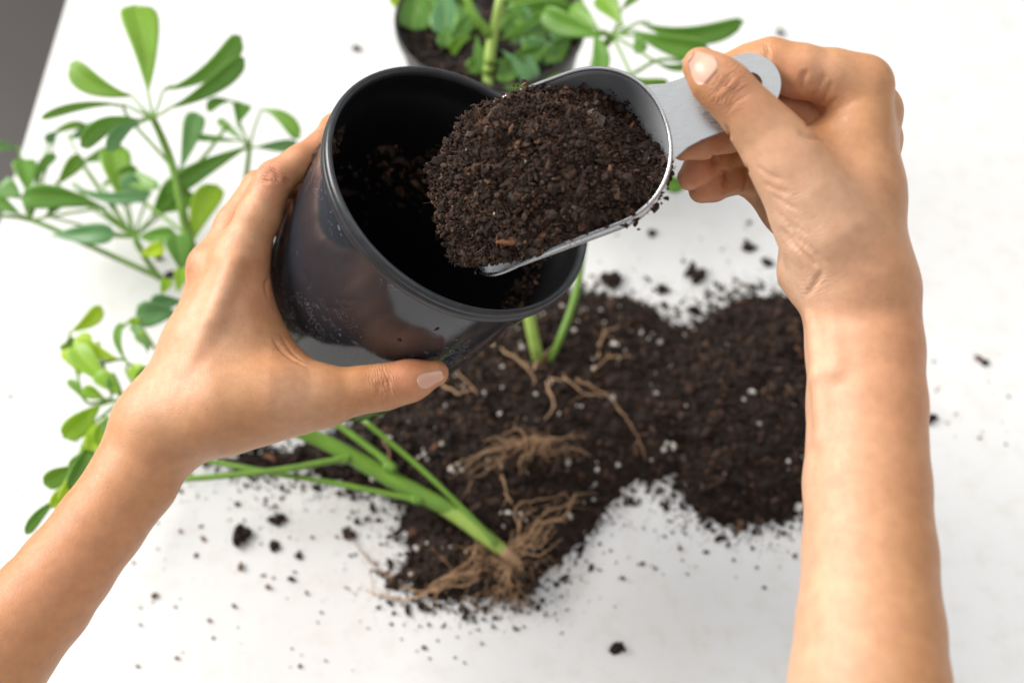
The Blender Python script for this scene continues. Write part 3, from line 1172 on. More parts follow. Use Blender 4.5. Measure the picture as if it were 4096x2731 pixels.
fib = fibres(Vh[fi] + S_n * .0012 + rng.normal(0, .0010, (1900, 3)), rng.uniform(.003, .011, 1900), .00014, rng.uniform(.6, 1, 1900))
# lumps of bound soil
ln_ = 420
li = rng.integers(0, nx * ny, ln_)
lump = []
for p in Vh[li]:
    m_ = rng.integers(14, 44)
    lump.append(p + rng.normal(0, rng.uniform(.0010, .0026), (m_, 3)) + S_n * .0014)
lump = np.vstack(lump)
lc = crumbs(lump, rng.lognormal(math.log(.00058), .5, len(lump)), .4, np.clip(rng.beta(1.8, 2.4, len(lump)) * .9 + .12, 0, 1))
heap = soil_obj('scooped_soil', merge([(Vh, tri(q), tone_h), crumbs(Pc, sz, .4, tn), lc, fib]))
tag(heap, 'dark crumbly potting soil heaped in the metal scoop', 'soil', kind='stuff')
hc = [chip_mesh(i, 1, .36, .16) for i in range(5)]
for i, m_ in enumerate(hc):
    m_.materials.append(M[('bark', 'bark_grey', 'bark', 'bark_red', 'bark')[i]])


def on_heap(u, v):
    p = W(u, v, 1) - CAM
    p = p / np.linalg.norm(p)
    qv = Vh - CAM
    dd = np.linalg.norm(qv - np.outer(qv @ p, p), axis=1)
    return Vh[dd.argmin()]


def r3(x, y): return 1100 + x / 1.3069, 200 + y / 1.3069


for (x, y, l, an, mi, wd) in ((1280, 1000, .019, .1, 3, .55), (1670, 380, .011, -1.2, 1, 2.2), (1560, 330, .013, -.15, 0, 1.1), (1050, 430, .012, .75, 0, .8), (1250, 770, .007, -.2, 1, 1.6),
                              (1490, 720, .010, .6, 0, 1.4), (1230, 690, .010, .55, 2, .7), (1275, 500, .005, 1.2, 3, 1.6), (1860, 420, .008, 1.1, 3, .8), (1180, 310, .010, .5, 4, 1.2),
                              (1590, 840, .007, -.4, 1, 1.4), (1720, 290, .004, .3, 3, 2.4), (1410, 970, .004, .4, 3, 2.2), (1000, 870, .006, 1.1, 1, 1.2), (1450, 560, .008, .2, 4, 1.2),
                              (1800, 660, .007, -.6, 2, 1.5), (1370, 900, .006, .9, 2, 1.2), (1130, 560, .006, .1, 4, 1.3)):
    p = on_heap(*r3(x, y))
    place('bark_chip', hc[mi], p + S_n * .0018, (l, l * wd, l * wd * .8), cdir(math.cos(an), math.sin(an), .1), S_n, heap)
gv, gf, gt = crumbs(np.zeros((1, 3)), np.array([1.]), .2)
gms = []
for i in range(6):
    gv, gf, gt = crumbs(np.zeros((1, 3)), np.array([1.]), .18)
    g = mesh_np('perlite_grain', gv * [1, .85, .65], gf, False)
    g.materials.append(M['perlite'])
    gms.append(g)
for (x, y, s) in ((1370, 245, .0011), (1390, 255, .0008), (1835, 605, .0013), (1895, 615, .0010), (1510, 690, .0008), (1690, 715, .0010), (1070, 880, .0012), (1150, 860, .0008), (1100, 375, .0006),
                  (985, 940, .0009), (930, 950, .0008), (1310, 590, .0010), (1040, 970, .0009), (1700, 440, .0005), (1005, 525, .0006), (1390, 700, .0005), (1230, 600, .0004), (1600, 620, .0005)):
    p = on_heap(*r3(x, y))
    place('perlite_grain', gms[rng.integers(6)], p + S_n * .0015, s, unit(rng.normal(size=3)), [.1, .2, 1], heap)

# ------------------------------------------------------------------ soil on the table
def poly_sd(P, poly):
    """signed distance (negative inside) of 2-D points to a polygon"""
    poly = np.asarray(poly)
    d = np.full(len(P), 1e9)
    ins = np.zeros(len(P), bool)
    for a, b in zip(poly, np.roll(poly, -1, 0)):
        e = b - a
        t = np.clip(((P - a) @ e) / (e @ e), 0, 1)
        d = np.minimum(d, np.linalg.norm(P - a - t[:, None] * e, axis=1))
        c = (a[1] > P[:, 1]) != (b[1] > P[:, 1])
        xi = a[0] + (P[:, 1] - a[1]) * e[0] / (e[1] if e[1] != 0 else 1e-9)
        ins ^= c & (P[:, 0] < xi)
    return np.where(ins, -d, d)


def pxpoly(pts): return np.array([D(*p)[:2] for p in pts])


pileA = pxpoly([(500, 1055), (620, 1040), (760, 1000), (840, 930), (900, 860), (1000, 760), (1180, 700), (1320, 670), (1440, 690), (1530, 745), (1620, 790), (1660, 950), (1570, 1062), (1480, 1095),
                (1440, 1100), (1380, 1170), (1345, 1230), (1290, 1290), (1210, 1370), (1130, 1380), (1010, 1370), (910, 1330), (960, 1275), (930, 1200), (940, 1160), (860, 1130), (700, 1080), (560, 1085)])
pileB = pxpoly([(1560, 770), (1620, 725), (1700, 690), (1790, 680), (1850, 690), (1905, 760), (1930, 900), (1920, 1080), (1870, 1190), (1760, 1205), (1660, 1195), (1580, 1150), (1545, 1050), (1480, 950), (1500, 830)])


def pile(name, poly, hmax, seed, ncr, label, ripple=.012):
    lo_, hi_ = poly.min(0) - .02, poly.max(0) + .02
    st = .0016
    gx = np.arange(lo_[0], hi_[0], st); gy = np.arange(lo_[1], hi_[1], st)
    X, Y = np.meshgrid(gx, gy, indexing='ij')
    P = np.stack([X.ravel(), Y.ravel()], 1)
    sd = poly_sd(P, poly).reshape(X.shape)
    sd = sd + ripple * .5 * fbm2(X, Y, seed, 55, 4, .6)
    hgt = hmax * (1 - np.exp(-np.maximum(-sd, 0) / .022)) + .0022 * fbm2(X, Y, seed + 1, 110, 5, .65) * np.clip(-sd / .012, 0, 1)
    hgt = np.where(sd < 0, np.maximum(hgt, .0004), -.002)
    Vp = np.stack([X, Y, hgt], -1).reshape(-1, 3)
    idx = np.arange(X.size).reshape(X.shape)
    q = np.stack([idx[:-1, :-1], idx[1:, :-1], idx[1:, 1:], idx[:-1, 1:]], -1).reshape(-1, 4)
    inside = (sd.ravel() < 0)
    q = q[inside[q].any(1)]
    used = np.unique(q)
    rem = np.full(X.size, -1); rem[used] = np.arange(len(used))
    Vm = Vp[used]
    ii = np.flatnonzero(inside)
    pk = rng.choice(ii, ncr)
    Pc = Vp[pk] + rng.normal(0, .0009, (ncr, 3)); Pc[:, 2] = np.maximum(Pc[:, 2], .0004)
    c1 = crumbs(Pc, np.minimum(rng.lognormal(math.log(.0010), .55, ncr), .0030), .4, np.clip(rng.beta(1.5, 2.9, ncr), 0, .9))
    # crumbs thinning out from the edge
    o_ = np.flatnonzero((sd.ravel() > 0) & (sd.ravel() < .05))
    pr = np.exp(-sd.ravel()[o_] / .007); pr /= pr.sum()
    nE = 1500
    po = rng.choice(o_, nE, p=pr)
    s2 = rng.lognormal(math.log(.0008), .5, nE)
    Po = Vp[po] + rng.normal(0, .001, (nE, 3)); Po[:, 2] = s2 * .6
    c2 = crumbs(Po, s2, .35, np.clip(rng.beta(1.3, 4, nE), 0, .8))
    nD = 2500
    pd_ = np.exp(-sd.ravel()[o_] / .014); pd_ /= pd_.sum()
    pdx = rng.choice(o_, nD, p=pd_)
    s3 = rng.lognormal(math.log(.00028), .35, nD)
    Pd = Vp[pdx] + rng.normal(0, .001, (nD, 3)); Pd[:, 2] = s3 * .5
    c3 = crumbs(Pd, s3, .3, rng.uniform(.3, 1, nD))
    base = (Vm, tri(rem[q]), np.clip(.3 + .16 * fbm2(Vm[:, 0], Vm[:, 1], 5, 90, 3), 0, 1))
    o = soil_obj(name, merge([base, c1, c2, c3]))
    tag(o, label, 'soil', kind='stuff')

    def top(x, y):
        i = int(np.clip(round((x - lo_[0]) / st), 0, len(gx) - 1)); j = int(np.clip(round((y - lo_[1]) / st), 0, len(gy) - 1))
        return max(hgt[i, j], 0.)
    return o, top, ii, Vp


pA, topA, iA, VA = pile('soil_pile', pileA, .016, 31, 9000, 'broad dark soil pile with white perlite and roots under the tilted pot')
pB, topB, iB, VB = pile('soil_pile', pileB, .022, 47, 6500, 'darker soil mound partly behind the right forearm', .007)
for ii, Vp, pr_, nn in ((iA, VA, pA, 200), (iB, VB, pB, 36)):
    for i in rng.choice(ii, nn):
        s = float(np.clip(rng.lognormal(math.log(.00110), .5), .0005, .0034))
        place('perlite_grain', gms[rng.integers(6)], Vp[i] + np.array([0, 0, s * .8]), s, unit(rng.normal(size=3)), [.1, .3, 1], pr_)
for i in rng.choice(iA, 40):
    mi = int(rng.integers(5)); l = rng.uniform(.004, .012)
    place('bark_chip', hc[mi], VA[i] + np.array([0, 0, .0015]), l, [*rng.normal(size=2), .15], [.1, .1, 1], pA)
for i in rng.choice(iB, 30):
    mi = int(rng.integers(5)); l = rng.uniform(.004, .013)
    place('bark_chip', hc[mi], VB[i] + np.array([0, 0, .0015]), l, [*rng.normal(size=2), .15], [.1, .1, 1], pB)
# larger pale lumps
for u, v, s in ((1490, 920, .0045), (1530, 1035, .0040), (1550, 1100, .003), (980, 1060, .003), (1040, 1100, .0035), (870, 1100, .004)):
    p = D(u, v); p[2] = topA(p[0], p[1])
    for kk in range(4):
        place('perlite_grain', gms[kk], p + np.array([*rng.normal(0, s * .6, 2), s * .3]), s * rng.uniform(.4, .7), unit(rng.normal(size=3)), [.1, .3, 1], pA)

# single clumps lying on the white table
clumps = [
    (555, 1230, .0075, 'jagged soil clump lower left of the piles, largest on that side'), (640, 1193, .0045, 'round soil clump right beside the largest lower left clump'),
    (630, 1255, .0035, 'thin soil crumb below the round clump at lower left'), (685, 1275, .0025, 'small soil crumb midway between lower left clump and root tips'),
    (1400, 645, .0075, 'round dark soil clump just right of the tilted pot rim'), (1603, 635, .0078, 'square dark soil clump above the right mound'),
    (1520, 668, .0048, 'spiky soil clump between the two larger clumps above the piles'), (1718, 568, .0050, 'upright brown soil flake near the right wrist'),
    (1762, 605, .0040, 'small soil clump touching the right wrist heel in view'), (1495, 537, .0038, 'lone soil crumb below the scoop bowl'),
    (1420, 1487, .0042, 'lone dark soil crumb at the bottom of the white table'), (2135, 962, .0046, 'soil crumb pair right of the right forearm'),
    (2260, 835, .0030, 'isolated crumb far right of the right forearm'), (820, 115, .0040, 'blurred crumb on the table left of the rear pot'),
    (390, 634, .0042, 'dark soil crumb beside the left hand knuckles'), (1790, 78, .0035, 'tiny blurred crumb above the right index finger'), (800, 1228, .0046, 'soil clump at the end of the long thin root'),
]
for u, v, s, lab in clumps:
    p = D(u, v)
    nc = 26
    s *= .8
    Pn = p + rng.normal(0, s * .42, (nc, 3)) * np.array([1, 1, .55])
    Pn[:, 2] = np.abs(Pn[:, 2]) + s * .25
    o = soil_obj('soil_clump', crumbs(Pn, rng.uniform(.3, .62, nc) * s, .3))
    tag(o, lab, 'soil clump', 'soil clumps on the table')
# the finest crumbs
nf = 320
cu = []
reg = [((300, 1180, 1300, 1540), .36), ((1250, 500, 1830, 800), .22), ((1250, 1080, 1900, 1350), .22), ((2090, 780, 2330, 1060), .08), ((0, 560, 500, 1200), .03), ((400, 1080, 960, 1200), .09)]
for (a, b, c, d_), sh in reg:
    m_ = int(nf * sh)
    cu += [D(rng.uniform(a, c), rng.uniform(b, d_)) for _ in range(m_)]
cu = np.array(cu)
sz = np.clip(rng.lognormal(math.log(.00075), .5, len(cu)), .0003, .0026)
cu[:, 2] = sz * .6
fine = soil_obj('soil_crumbs', crumbs(cu, sz, .35, np.clip(rng.beta(2, 2, len(cu)) + .2, 0, 1)))
tag(fine, 'fine loose soil crumbs sprinkled over the white table', 'soil', kind='stuff')

# ------------------------------------------------------------------ plants
def leaf(parent, base, tip, zb, zt, wpx, mat='leaf', roll=0., bend=0., droop=.12, fold=.18, stalk=None, tipround=4.0, zs=.03, name='leaf'):
    B, Tp = T(*base, zb), T(*tip, zt)
    ax = Tp - B
    Ln = np.linalg.norm(ax)
    ax = ax / Ln
    mid = (B + Tp) / 2
    toc = unit(CAM - mid)
    sd = unit(np.cross(ax, toc))
    nr = np.cross(sd, ax)
    cr, sr = math.cos(roll), math.sin(roll)
    sd, nr = sd * cr + nr * sr, nr * cr - sd * sr
    dep = (mid - CAM) @ FW
    hw = wpx * 1.12 * dep / FPX * .5 / max(.35, abs(cr))
    n1, n2 = 16, 8
    tt = np.linspace(0, 1, 60)
    pmax = (tt ** .85 * (1 - tt ** tipround) ** .5).max()
    V, ac, al = [], [], []
    for i in range(n1 + 1):
        t = i / n1
        prof = (t ** .85) * (max(0, 1 - t ** tipround)) ** .5 / pmax
        ctr = B + ax * (Ln * t) + sd * (bend * Ln * 4 * t * (1 - t)) + nr * (droop * Ln * (4 * t * (1 - t)) * .5)
        for j in range(n2 + 1):
            a = (j / n2 - .5) * 2
            und = .03 * hw * math.sin(9 * t + 2 * a)
            V.append(ctr + sd * (a * hw * prof) + nr * (abs(a) * fold * hw * prof + und))
            ac.append(a); al.append(t)
    k = n2 + 1
    F = [(i * k + j, (i + 1) * k + j, (i + 1) * k + j + 1, i * k + j + 1) for i in range(n1) for j in range(n2)]
    me = mesh_np(name, V, F)
    attr(me, 'across', ac)
    attr(me, 'along', al)
    o = obj(name, me, M[mat], parent)
    m_ = o.modifiers.new('thickness', 'SOLIDIFY')
    m_.thickness = .0004
    if stalk is not None:
        S = T(*stalk, zs)
        tube('leaf_stalk', [S, (S + B) / 2 + nr * .002, B, B + ax * Ln * .12], [.0011, .0010, .0009, .0005], M['stem'], o, 6, 4)
    return o


def stem(parent, pts, rad, mat='stem', name='stem', sides=10):
    """pts: (u, v, z) in photograph pixels with a height above the table"""
    return tube(name, [T(u, v, z) for u, v, z in pts], rad, M[mat], parent, sides, 6, len(pts) > 3)


def c4(x, y): return (x / 1.3069, y / 1.3069)
def c5(x, y): return (x / 1.4253, 1100 + y / 1.4253)
def c8(x, y): return (1400 + x / 1.3835, y / 1.3835)
def d1(x, y): return (x * 1.7415, y * 1.7415)


# tall plant at the upper left
p2 = empty('umbrella_plant', T(*d1(640, 900), .01))
tag(p2, 'leafy green plant with finger-like leaf whorls behind the left hand', 'plant')
stem(p2, [(*d1(700, 930), .02), (*d1(500, 720), .04), (*c4(990, 1250), .06), (*c4(950, 1080), .075), (*c4(905, 880), .09), (*c4(850, 730), .105), (*c4(800, 620), .12)], [.004, .004, .0036, .0033, .003, .0028, .0024])
H1 = c4(800, 620)
for b, t, wp, kw in (
    ((775, 490), (708, 28), 172, dict(bend=.03, tipround=7, mat='leaf')),
    ((690, 505), (365, 338), 118, dict(bend=-.10, tipround=4)),
    ((855, 475), (1262, 190), 100, dict(bend=.10, tipround=8)),
    ((885, 568), (1280, 303), 90, dict(bend=.06)),
    ((650, 550), (210, 622), 44, dict(bend=.07, tipround=3)),
    ((720, 625), (420, 770), 88, dict(bend=.12, mat='leaf')),
    ((740, 640), (560, 790), 70, dict(bend=.1, mat='leaf_teal')),
):
    leaf(p2, c4(*b), c4(*t), .125, .135, wp / 1.3069, stalk=H1, zs=.12, **kw)
stem(p2, [(*c4(905, 880), .09), (*c4(800, 760), .10), (*c4(690, 640), .11), (*c4(640, 560), .115)], .0012, name='leaf_stalk')
H2 = c4(1305, 765)
stem(p2, [(*c4(1270, 1010), .04), (*c4(1290, 900), .06), (*c4(1305, 765), .08)], [.0022, .002, .0018])
for b, t, wp, kw in (
    ((1215, 530), (1080, 575), 55, dict(bend=.15, mat='leaf')),
    ((1240, 655), (1268, 540), 88, dict(tipround=6)),
    ((1370, 572), (1568, 725), 74, dict(bend=-.12)),
    ((1290, 775), (860, 1010), 95, dict(bend=.03, mat='leaf')),
    ((945, 890), (1030, 590), 100, dict(mat='leaf_teal', tipround=5)),
    ((1290, 750), (1140, 625), 42, dict(mat='leaf')),
    ((1330, 770), (1560, 760), 60, dict(mat='leaf_teal')),
    ((1270, 740), (1010, 715), 36, dict(mat='leaf')),
):
    leaf(p2, c4(*b), c4(*t), .085, .08, wp / 1.3069, stalk=H2, zs=.08, **kw)
stem(p2, [(*c4(985, 910), .08), (*c4(1090, 790), .08), (*c4(1190, 650), .085)], .0014, name='leaf_stalk')
H3 = c4(160, 1150)
stem(p2, [(*c4(860, 1462), .03), (*c4(480, 1290), .045), (*c4(160, 1150), .06), (*c4(-60, 1128), .06)], [.0022, .002, .0018, .0014], name='leaf_stalk')
for b, t, wp, kw in (
    ((150, 1015), (125, 832), 108, dict(mat='leaf', tipround=6)),
    ((115, 1040), (5, 960), 100, dict(mat='leaf_teal')),
    ((110, 1120), (-60, 1030), 80, dict(mat='leaf')),
    ((545, 1085), (110, 1035), 118, dict(bend=.06, mat='leaf')),
    ((180, 975), (290, 805), 52, dict(bend=-.1)),
    ((100, 780), (-80, 800), 60, dict(bend=.15, mat='leaf_teal')),
    ((295, 690), (240, 745), 50, dict(mat='leaf_teal')),
    ((260, 720), (450, 650), 40, dict(bend=-.1)),
):
    leaf(p2, c4(*b), c4(*t), .065, .07, wp / 1.3069, stalk=H3, zs=.06, **kw)
H4 = c4(700, 1240)
stem(p2, [(*c4(840, 1460), .02), (*c4(760, 1350), .03), (*c4(700, 1240), .045), (*c4(560, 1110), .055), (*c4(545, 1090), .06)], [.0024, .0022, .0018, .0012, .001], name='leaf_stalk')
for b, t, wp, kw in (
    ((655, 1095), (592, 770), 142, dict(mat='leaf', tipround=6)),
    ((280, 1232), (605, 1225), 100, dict(mat='leaf_teal', roll=.2)),
    ((725, 1240), (922, 1225), 84, dict(mat='leaf')),
    ((640, 790), (832, 985), 84, dict(bend=.14, mat='leaf')),
    ((790, 1140), (960, 940), 120, dict(mat='leaf')),
    ((380, 965), (800, 1010), 60, dict(bend=.1, mat='leaf_teal')),
    ((1010, 1262), (1138, 968), 126, dict(mat='leaf_lime', bend=-.08, tipround=3)),
    ((955, 1425), (930, 1225), 130, dict(mat='leaf', tipround=6)),
    ((420, 850), (650, 770), 70, dict(mat='leaf_teal')),
    ((540, 965), (720, 880), 74, dict(mat='leaf')),
    ((770, 1030), (640, 925), 84, dict(mat='leaf_teal')),
    ((860, 1110), (1010, 1010), 90, dict(mat='leaf')),
    ((300, 965), (425, 815), 74, dict(mat='leaf')),
    ((360, 725), (530, 655), 64, dict(mat='leaf_teal')),
    ((740, 1330), (860, 1290), 70, dict(mat='leaf_lime')),
    ((250, 1130), (330, 1010), 70, dict(mat='leaf')),
):
    leaf(p2, c4(*b), c4(*t), .055, .065, wp / 1.3069, stalk=H4 if b[0] < 900 else None, zs=.045, **kw)
stem(p2, [(*c4(985, 1240), .06), (*c4(850, 1130), .06), (*c4(680, 1010), .06)], .0014, name='leaf_stalk')

# uprooted cutting in front, its young leaves at the left
p1 = empty('uprooted_cutting', T(*d1(1160, 1265), .01))
tag(p1, 'uprooted green cutting with bare brown roots lying across the front table', 'plant')
stem(p1, [(*d1(1128, 1242), .0195), (*d1(1110, 1228), .0203), (*d1(1040, 1175), .024), (*d1(940, 1122), .030), (*d1(850, 1072), .034), (*d1(760, 1022), .038), (*d1(670, 985), .042), (*d1(480, 930), .045), (*d1(282, 914), .05)],
     [.0026, .0040, .0052, .0058, .0056, .0052, .0050, .0036, .0022])
stem(p1, [(*d1(1186, 1290), .0135), (*d1(1160, 1268), .0175), (*d1(1115, 1233), .0205), (*d1(1060, 1190), .0228), (*d1(1020, 1165), .0245)], [.0018, .0040, .0050, .0056, .0052], 'stem_pale', 'stem_base')
tube('root_collar', [T(*d1(1204, 1306), .010), T(*d1(1186, 1290), .0138), T(*d1(1162, 1270), .0172), T(*d1(1148, 1259), .0186)], [.0016, .0036, .0044, .0040], M['root'], p1, 8, 5, True)
for pts, r in (([(805, 1052, .038), (760, 1058, .040), (650, 1078, .042), (520, 1092, .042), (420, 1100, .042)], .0021),
               ([(968, 1150, .030), (920, 1140, .032), (760, 1108, .034), (620, 1085, .036), (460, 1055, .038)], .0019),
               ([(905, 1078, .040), (870, 1045, .042), (800, 992, .044), (740, 950, .045)], .0023),
               ([(1140, 1250, .022), (1060, 1165, .028), (960, 1070, .034), (830, 960, .040)], .0018)):
    stem(p1, [(*d1(u, v), z) for u, v, z in pts], [r * 1.5] + [r] * (len(pts) - 1), 'stem', 'leaf_stalk')
for u, v, z in ((795, 1055, .039), (893, 1072, .040), (955, 1147, .031)):
    P0 = T(*d1(u, v), z)
    me = mesh_np('node', crumbs(P0[None], np.array([.0040]), .1)[0], IF)
    nd = obj('node', me, M['stem'], p1)
    sb = nd.modifiers.new('round', 'SUBSURF'); sb.levels = 2; sb.render_levels = 2
HY = c5(700, 700)
for b, t, wp, kw in (
    ((400, 322), (582, 182), 82, dict(tipround=4, bend=.08)),
    ((685, 482), (425, 365), 92, dict(bend=-.06)),
    ((612, 630), (418, 402), 138, dict(tipround=5)),
    ((465, 575), (365, 430), 80, dict(bend=.08)),
    ((490, 722), (388, 598), 44, dict(mat='leaf', bend=.05)),
    ((575, 735), (362, 930), 118, dict(tipround=4)),
    ((482, 950), (342, 1305), 92, dict(tipround=3, bend=-.08)),
    ((440, 1085), (250, 1195), 100, dict(mat='leaf')),
    ((330, 1275), (145, 1478), 60, dict(mat='leaf', tipround=3, bend=.06)),
    ((540, 840), (525, 1010), 90, dict()),
    ((560, 900), (400, 1230), 95, dict(mat='leaf')),
    ((1010, 215), (775, 225), 135, dict(mat='leaf_teal')),
    ((1040, 150), (855, 160), 90, dict(mat='leaf_teal')),
    ((730, 500), (690, 270), 46, dict(mat='leaf', bend=-.14)),
    ((845, 455), (745, 290), 46, dict(mat='leaf_teal', bend=.1)),
    ((765, 315), (770, 240), 55, dict()),
    ((920, 110), (960, 20), 60, dict()),
    ((1010, 100), (1040, -40), 70, dict()),
    ((760, 640), (860, 540), 90, dict(mat='leaf')),
    ((640, 700), (630, 580), 45, dict(mat='leaf')),
    ((395, 430), (345, 400), 40, dict()),
    ((440, 410), (380, 370), 60, dict(mat='leaf')),
    ((600, 800), (620, 900), 50, dict(mat='leaf_teal')),
    ((690, 690), (545, 560), 90, dict(bend=.05)),
    ((600, 705), (470, 650), 70, dict()),
    ((640, 800), (555, 965), 84, dict(bend=.06)),
    ((500, 1000), (415, 1125), 92, dict(mat='leaf')),
    ((865, 425), (780, 325), 60, dict(mat='leaf')),
    ((835, 645), (760, 515), 84, dict()),
    ((520, 470), (470, 330), 70, dict()),
    ((380, 1180), (300, 1330), 70, dict()),
):
    kw = dict(dict(mat='leaf_lime'), **kw)
    leaf(p1, c5(*b), c5(*t), .055, .06, wp / 1.4253, **kw)
for pts in ([(700, 700), (650, 640), (590, 520), (560, 380)], [(700, 705), (620, 725), (570, 738)], [(690, 720), (600, 790), (500, 880), (482, 950)], [(690, 690), (640, 650), (612, 628)],
            [(700, 695), (665, 600), (645, 560)], [(860, 530), (740, 510), (684, 480), (440, 540)], [(900, 440), (840, 350), (800, 290), (745, 260), (700, 300)], [(760, 620), (720, 550), (730, 500)],
            [(400, 322), (395, 380), (430, 520), (490, 722), (640, 700)], [(800, 705), (900, 700)], [(480, 950), (400, 1150), (330, 1280)]):
    stem(p1, [(*c5(x, y), .052) for x, y in pts], .0011, 'stem', 'leaf_stalk', 6)


def root(P, r0, parent):
    """one root following the soil, with a few hair roots branching off"""
    P = np.asarray(P, float)
    mt = M['root'] if rng.random() < .6 else M['root_dark']
    PP = catmull(P, 5)
    PP[1:-1] += rng.normal(0, .0005, PP[1:-1].shape)
    parts = [tube_arrays(PP, np.linspace(r0, r0 * .4, len(PP)) * rng.uniform(.8, 1.2, len(PP)), 6)]
    for _ in range(rng.integers(1, 4)):
        i = rng.integers(2, len(PP) - 1)
        d = unit(rng.normal(size=3) * [1, 1, .25]); e = unit(rng.normal(size=3) * [1, 1, .2])
        l = rng.uniform(.006, .018)
        t = np.linspace(0, 1, 6)
        Q = PP[i] + np.outer(t * l, d) + np.outer(t * t * l * .6, e)
        Q[:, 2] = np.maximum(Q[:, 2], .0015)
        parts.append(tube_arrays(Q, np.linspace(r0 * .4, r0 * .18, 6), 4))
    V, F, _t = merge([(v, tri(f), np.zeros(len(v))) for v, f in parts])
    return obj('root', mesh_np('root', V, F), mt, parent)


def roots(parent, start, ends, z0, r0=.0009, wob=.006, top=topA, n=3):
    for (u, v) in list(ends) * n:
        u, v = u + rng.normal(0, 12), v + rng.normal(0, 12)
        A = T(*d1(*start), z0) + rng.normal(0, .0018, 3)
        Bq = T(*d1(u, v), 0)
        Bq[2] = top(Bq[0], Bq[1]) + .002
        sd_ = np.array([-(Bq - A)[1], (Bq - A)[0], 0]); sd_ /= np.linalg.norm(sd_) + 1e-9
        ph = rng.uniform(0, 6.28); am = wob * rng.uniform(.3, 1.2); fr = rng.uniform(4, 8)
        up_ = rng.uniform(.001, .007)
        P = []
        for t in np.linspace(0, 1, 7):
            p = A + (Bq - A) * t + sd_ * am * math.sin(ph + fr * t) * min(1, 3 * t)
            p[2] = max(p[2] + up_ * math.sin(math.pi * t), top(p[0], p[1]) + .0008)
            P.append(p)
        root(P, r0 * rng.uniform(.55, 1.25), parent)
    # soil caught between the roots
    A = T(*d1(*start), z0)
    Pc_ = A + rng.normal(0, .009, (260, 3)) * [1.2, 1, .35] + [0.002, -.012, -.004]
    Pc_[:, 2] = np.maximum(Pc_[:, 2], .002)
    c_ = soil_obj('clinging_soil', crumbs(Pc_, rng.lognormal(math.log(.0009), .5, 260)), parent)
    c_['kind'] = 'stuff'


roots(p1, (1168, 1272), [(1195, 1400), (1150, 1385), (1110, 1375), (1060, 1375), (1010, 1360), (960, 1375), (1205, 1350), (1230, 1330), (1255, 1290), (1285, 1270), (1300, 1200), (1320, 1155),
                         (1180, 1405), (1135, 1350), (1090, 1330), (1220, 1370), (1170, 1340), (1240, 1230), (1160, 1390), (1075, 1345), (1200, 1320), (1280, 1230), (1025, 1330), (1130, 1395)], .014, .00062)
roots(p1, (1110, 1235), [(1090, 1300), (1060, 1350), (1130, 1320), (1000, 1385), (1105, 1340)], .016, .0006)
for pts in ([(1130, 1290), (1010, 1360), (930, 1350), (870, 1310), (830, 1265), (800, 1230)], [(1050, 1330), (960, 1375), (890, 1372), (840, 1360)], [(1180, 1280), (1200, 1210), (1240, 1185), (1290, 1165)],
            [(1200, 1290), (1250, 1220), (1290, 1205), (1320, 1150)], [(1190, 1240), (1185, 1190), (1220, 1170), (1270, 1160), (1300, 1150)]):
    Pq = []
    for u, v in pts:
        p = D(u, v); p[2] = topA(p[0], p[1]) + .003; Pq.append(p)
    root(Pq, .0009, p1)

# second uprooted plant: roots in the pile, stem passing behind the pot
p3 = empty('uprooted_plant', T(*d1(1230, 1020), .015))
tag(p3, 'rooted plant standing in the soil pile, its stem passing behind the tilted pot', 'plant')
stem(p3, [(*d1(1236, 835), .010), (*d1(1233, 810), .022), (*d1(1226, 780), .03), (*d1(1216, 730), .04), (*d1(1190, 560), .07), (*d1(1150, 330), .10), (*c8(770, 470), .115), (*c8(772, 350), .13), (*c8(785, 230), .14), (*c8(830, 10), .16), (*c8(840, -60), .16)],
     [.0040, .0042, .0042, .0042, .0042, .0042, .0041, .0040, .0041, .0034, .0032], 'stem_pale')
stem(p3, [(*d1(1262, 830), .016), (*d1(1285, 780), .03), (*d1(1318, 690), .045), (*d1(1335, 600), .06), (*d1(1350, 420), .09), (*c8(1350, 370), .12), (*c8(1440, 215), .14)], [.0024, .0026, .0027, .0027, .0027, .0030, .0030], 'stem', 'side_stem')
stem(p3, [(*c8(770, 190), .145), (*c8(700, 100), .155), (*c8(640, -20), .165)], [.0040, .0032, .003], 'stem', 'side_stem')
HT = c8(1450, 195)
for b, t, wp, kw in (
    ((1600, 125), (2180, 120), 100, dict(bend=.12, tipround=2.6)),
    ((1560, 170), (1985, 285), 110, dict(bend=.05)),
    ((1420, 200), (1060, 70), 120, dict(bend=-.05)),
    ((1510, 140), (1390, -30), 120, dict(mat='leaf')),
    ((1500, 60), (1600, -50), 60, dict()),
    ((1350, 190), (1390, 415), 90, dict(mat='leaf', bend=-.06)),
    ((1580, 200), (1620, 295), 70, dict(mat='leaf')),
    ((1680, 335), (1900, 345), 40, dict(bend=.15)),
    ((1560, 425), (1760, 470), 72, dict(bend=.1)),
    ((1380, 170), (1230, 30), 90, dict()),
):
    leaf(p3, c8(*b), c8(*t), .145, .14, wp / 1.3835, stalk=HT, zs=.14, **kw)
stem(p3, [(*c8(1840, 335), .14), (*c8(1700, 335), .14), (*c8(1560, 410), .13), (*c8(1450, 420), .12), (*c8(1300, 480), .11)], .0013, 'stem', 'leaf_stalk', 6)
for b, t, wp, kw in (
    ((690, 205), (565, 300), 62, dict(bend=.18)),
    ((790, 345), (960, 400), 46, dict(bend=-.15)),
    ((830, 275), (1010, 500), 62, dict(bend=-.08, mat='leaf_teal')),
    ((700, 190), (735, 420), 50, dict()),
    ((820, 220), (1080, 80), 70, dict(bend=.05)),
    ((850, 480), (1040, 520), 70, dict(mat='leaf')),
):
    leaf(p3, c8(*b), c8(*t), .135, .12, wp / 1.3835, **kw)
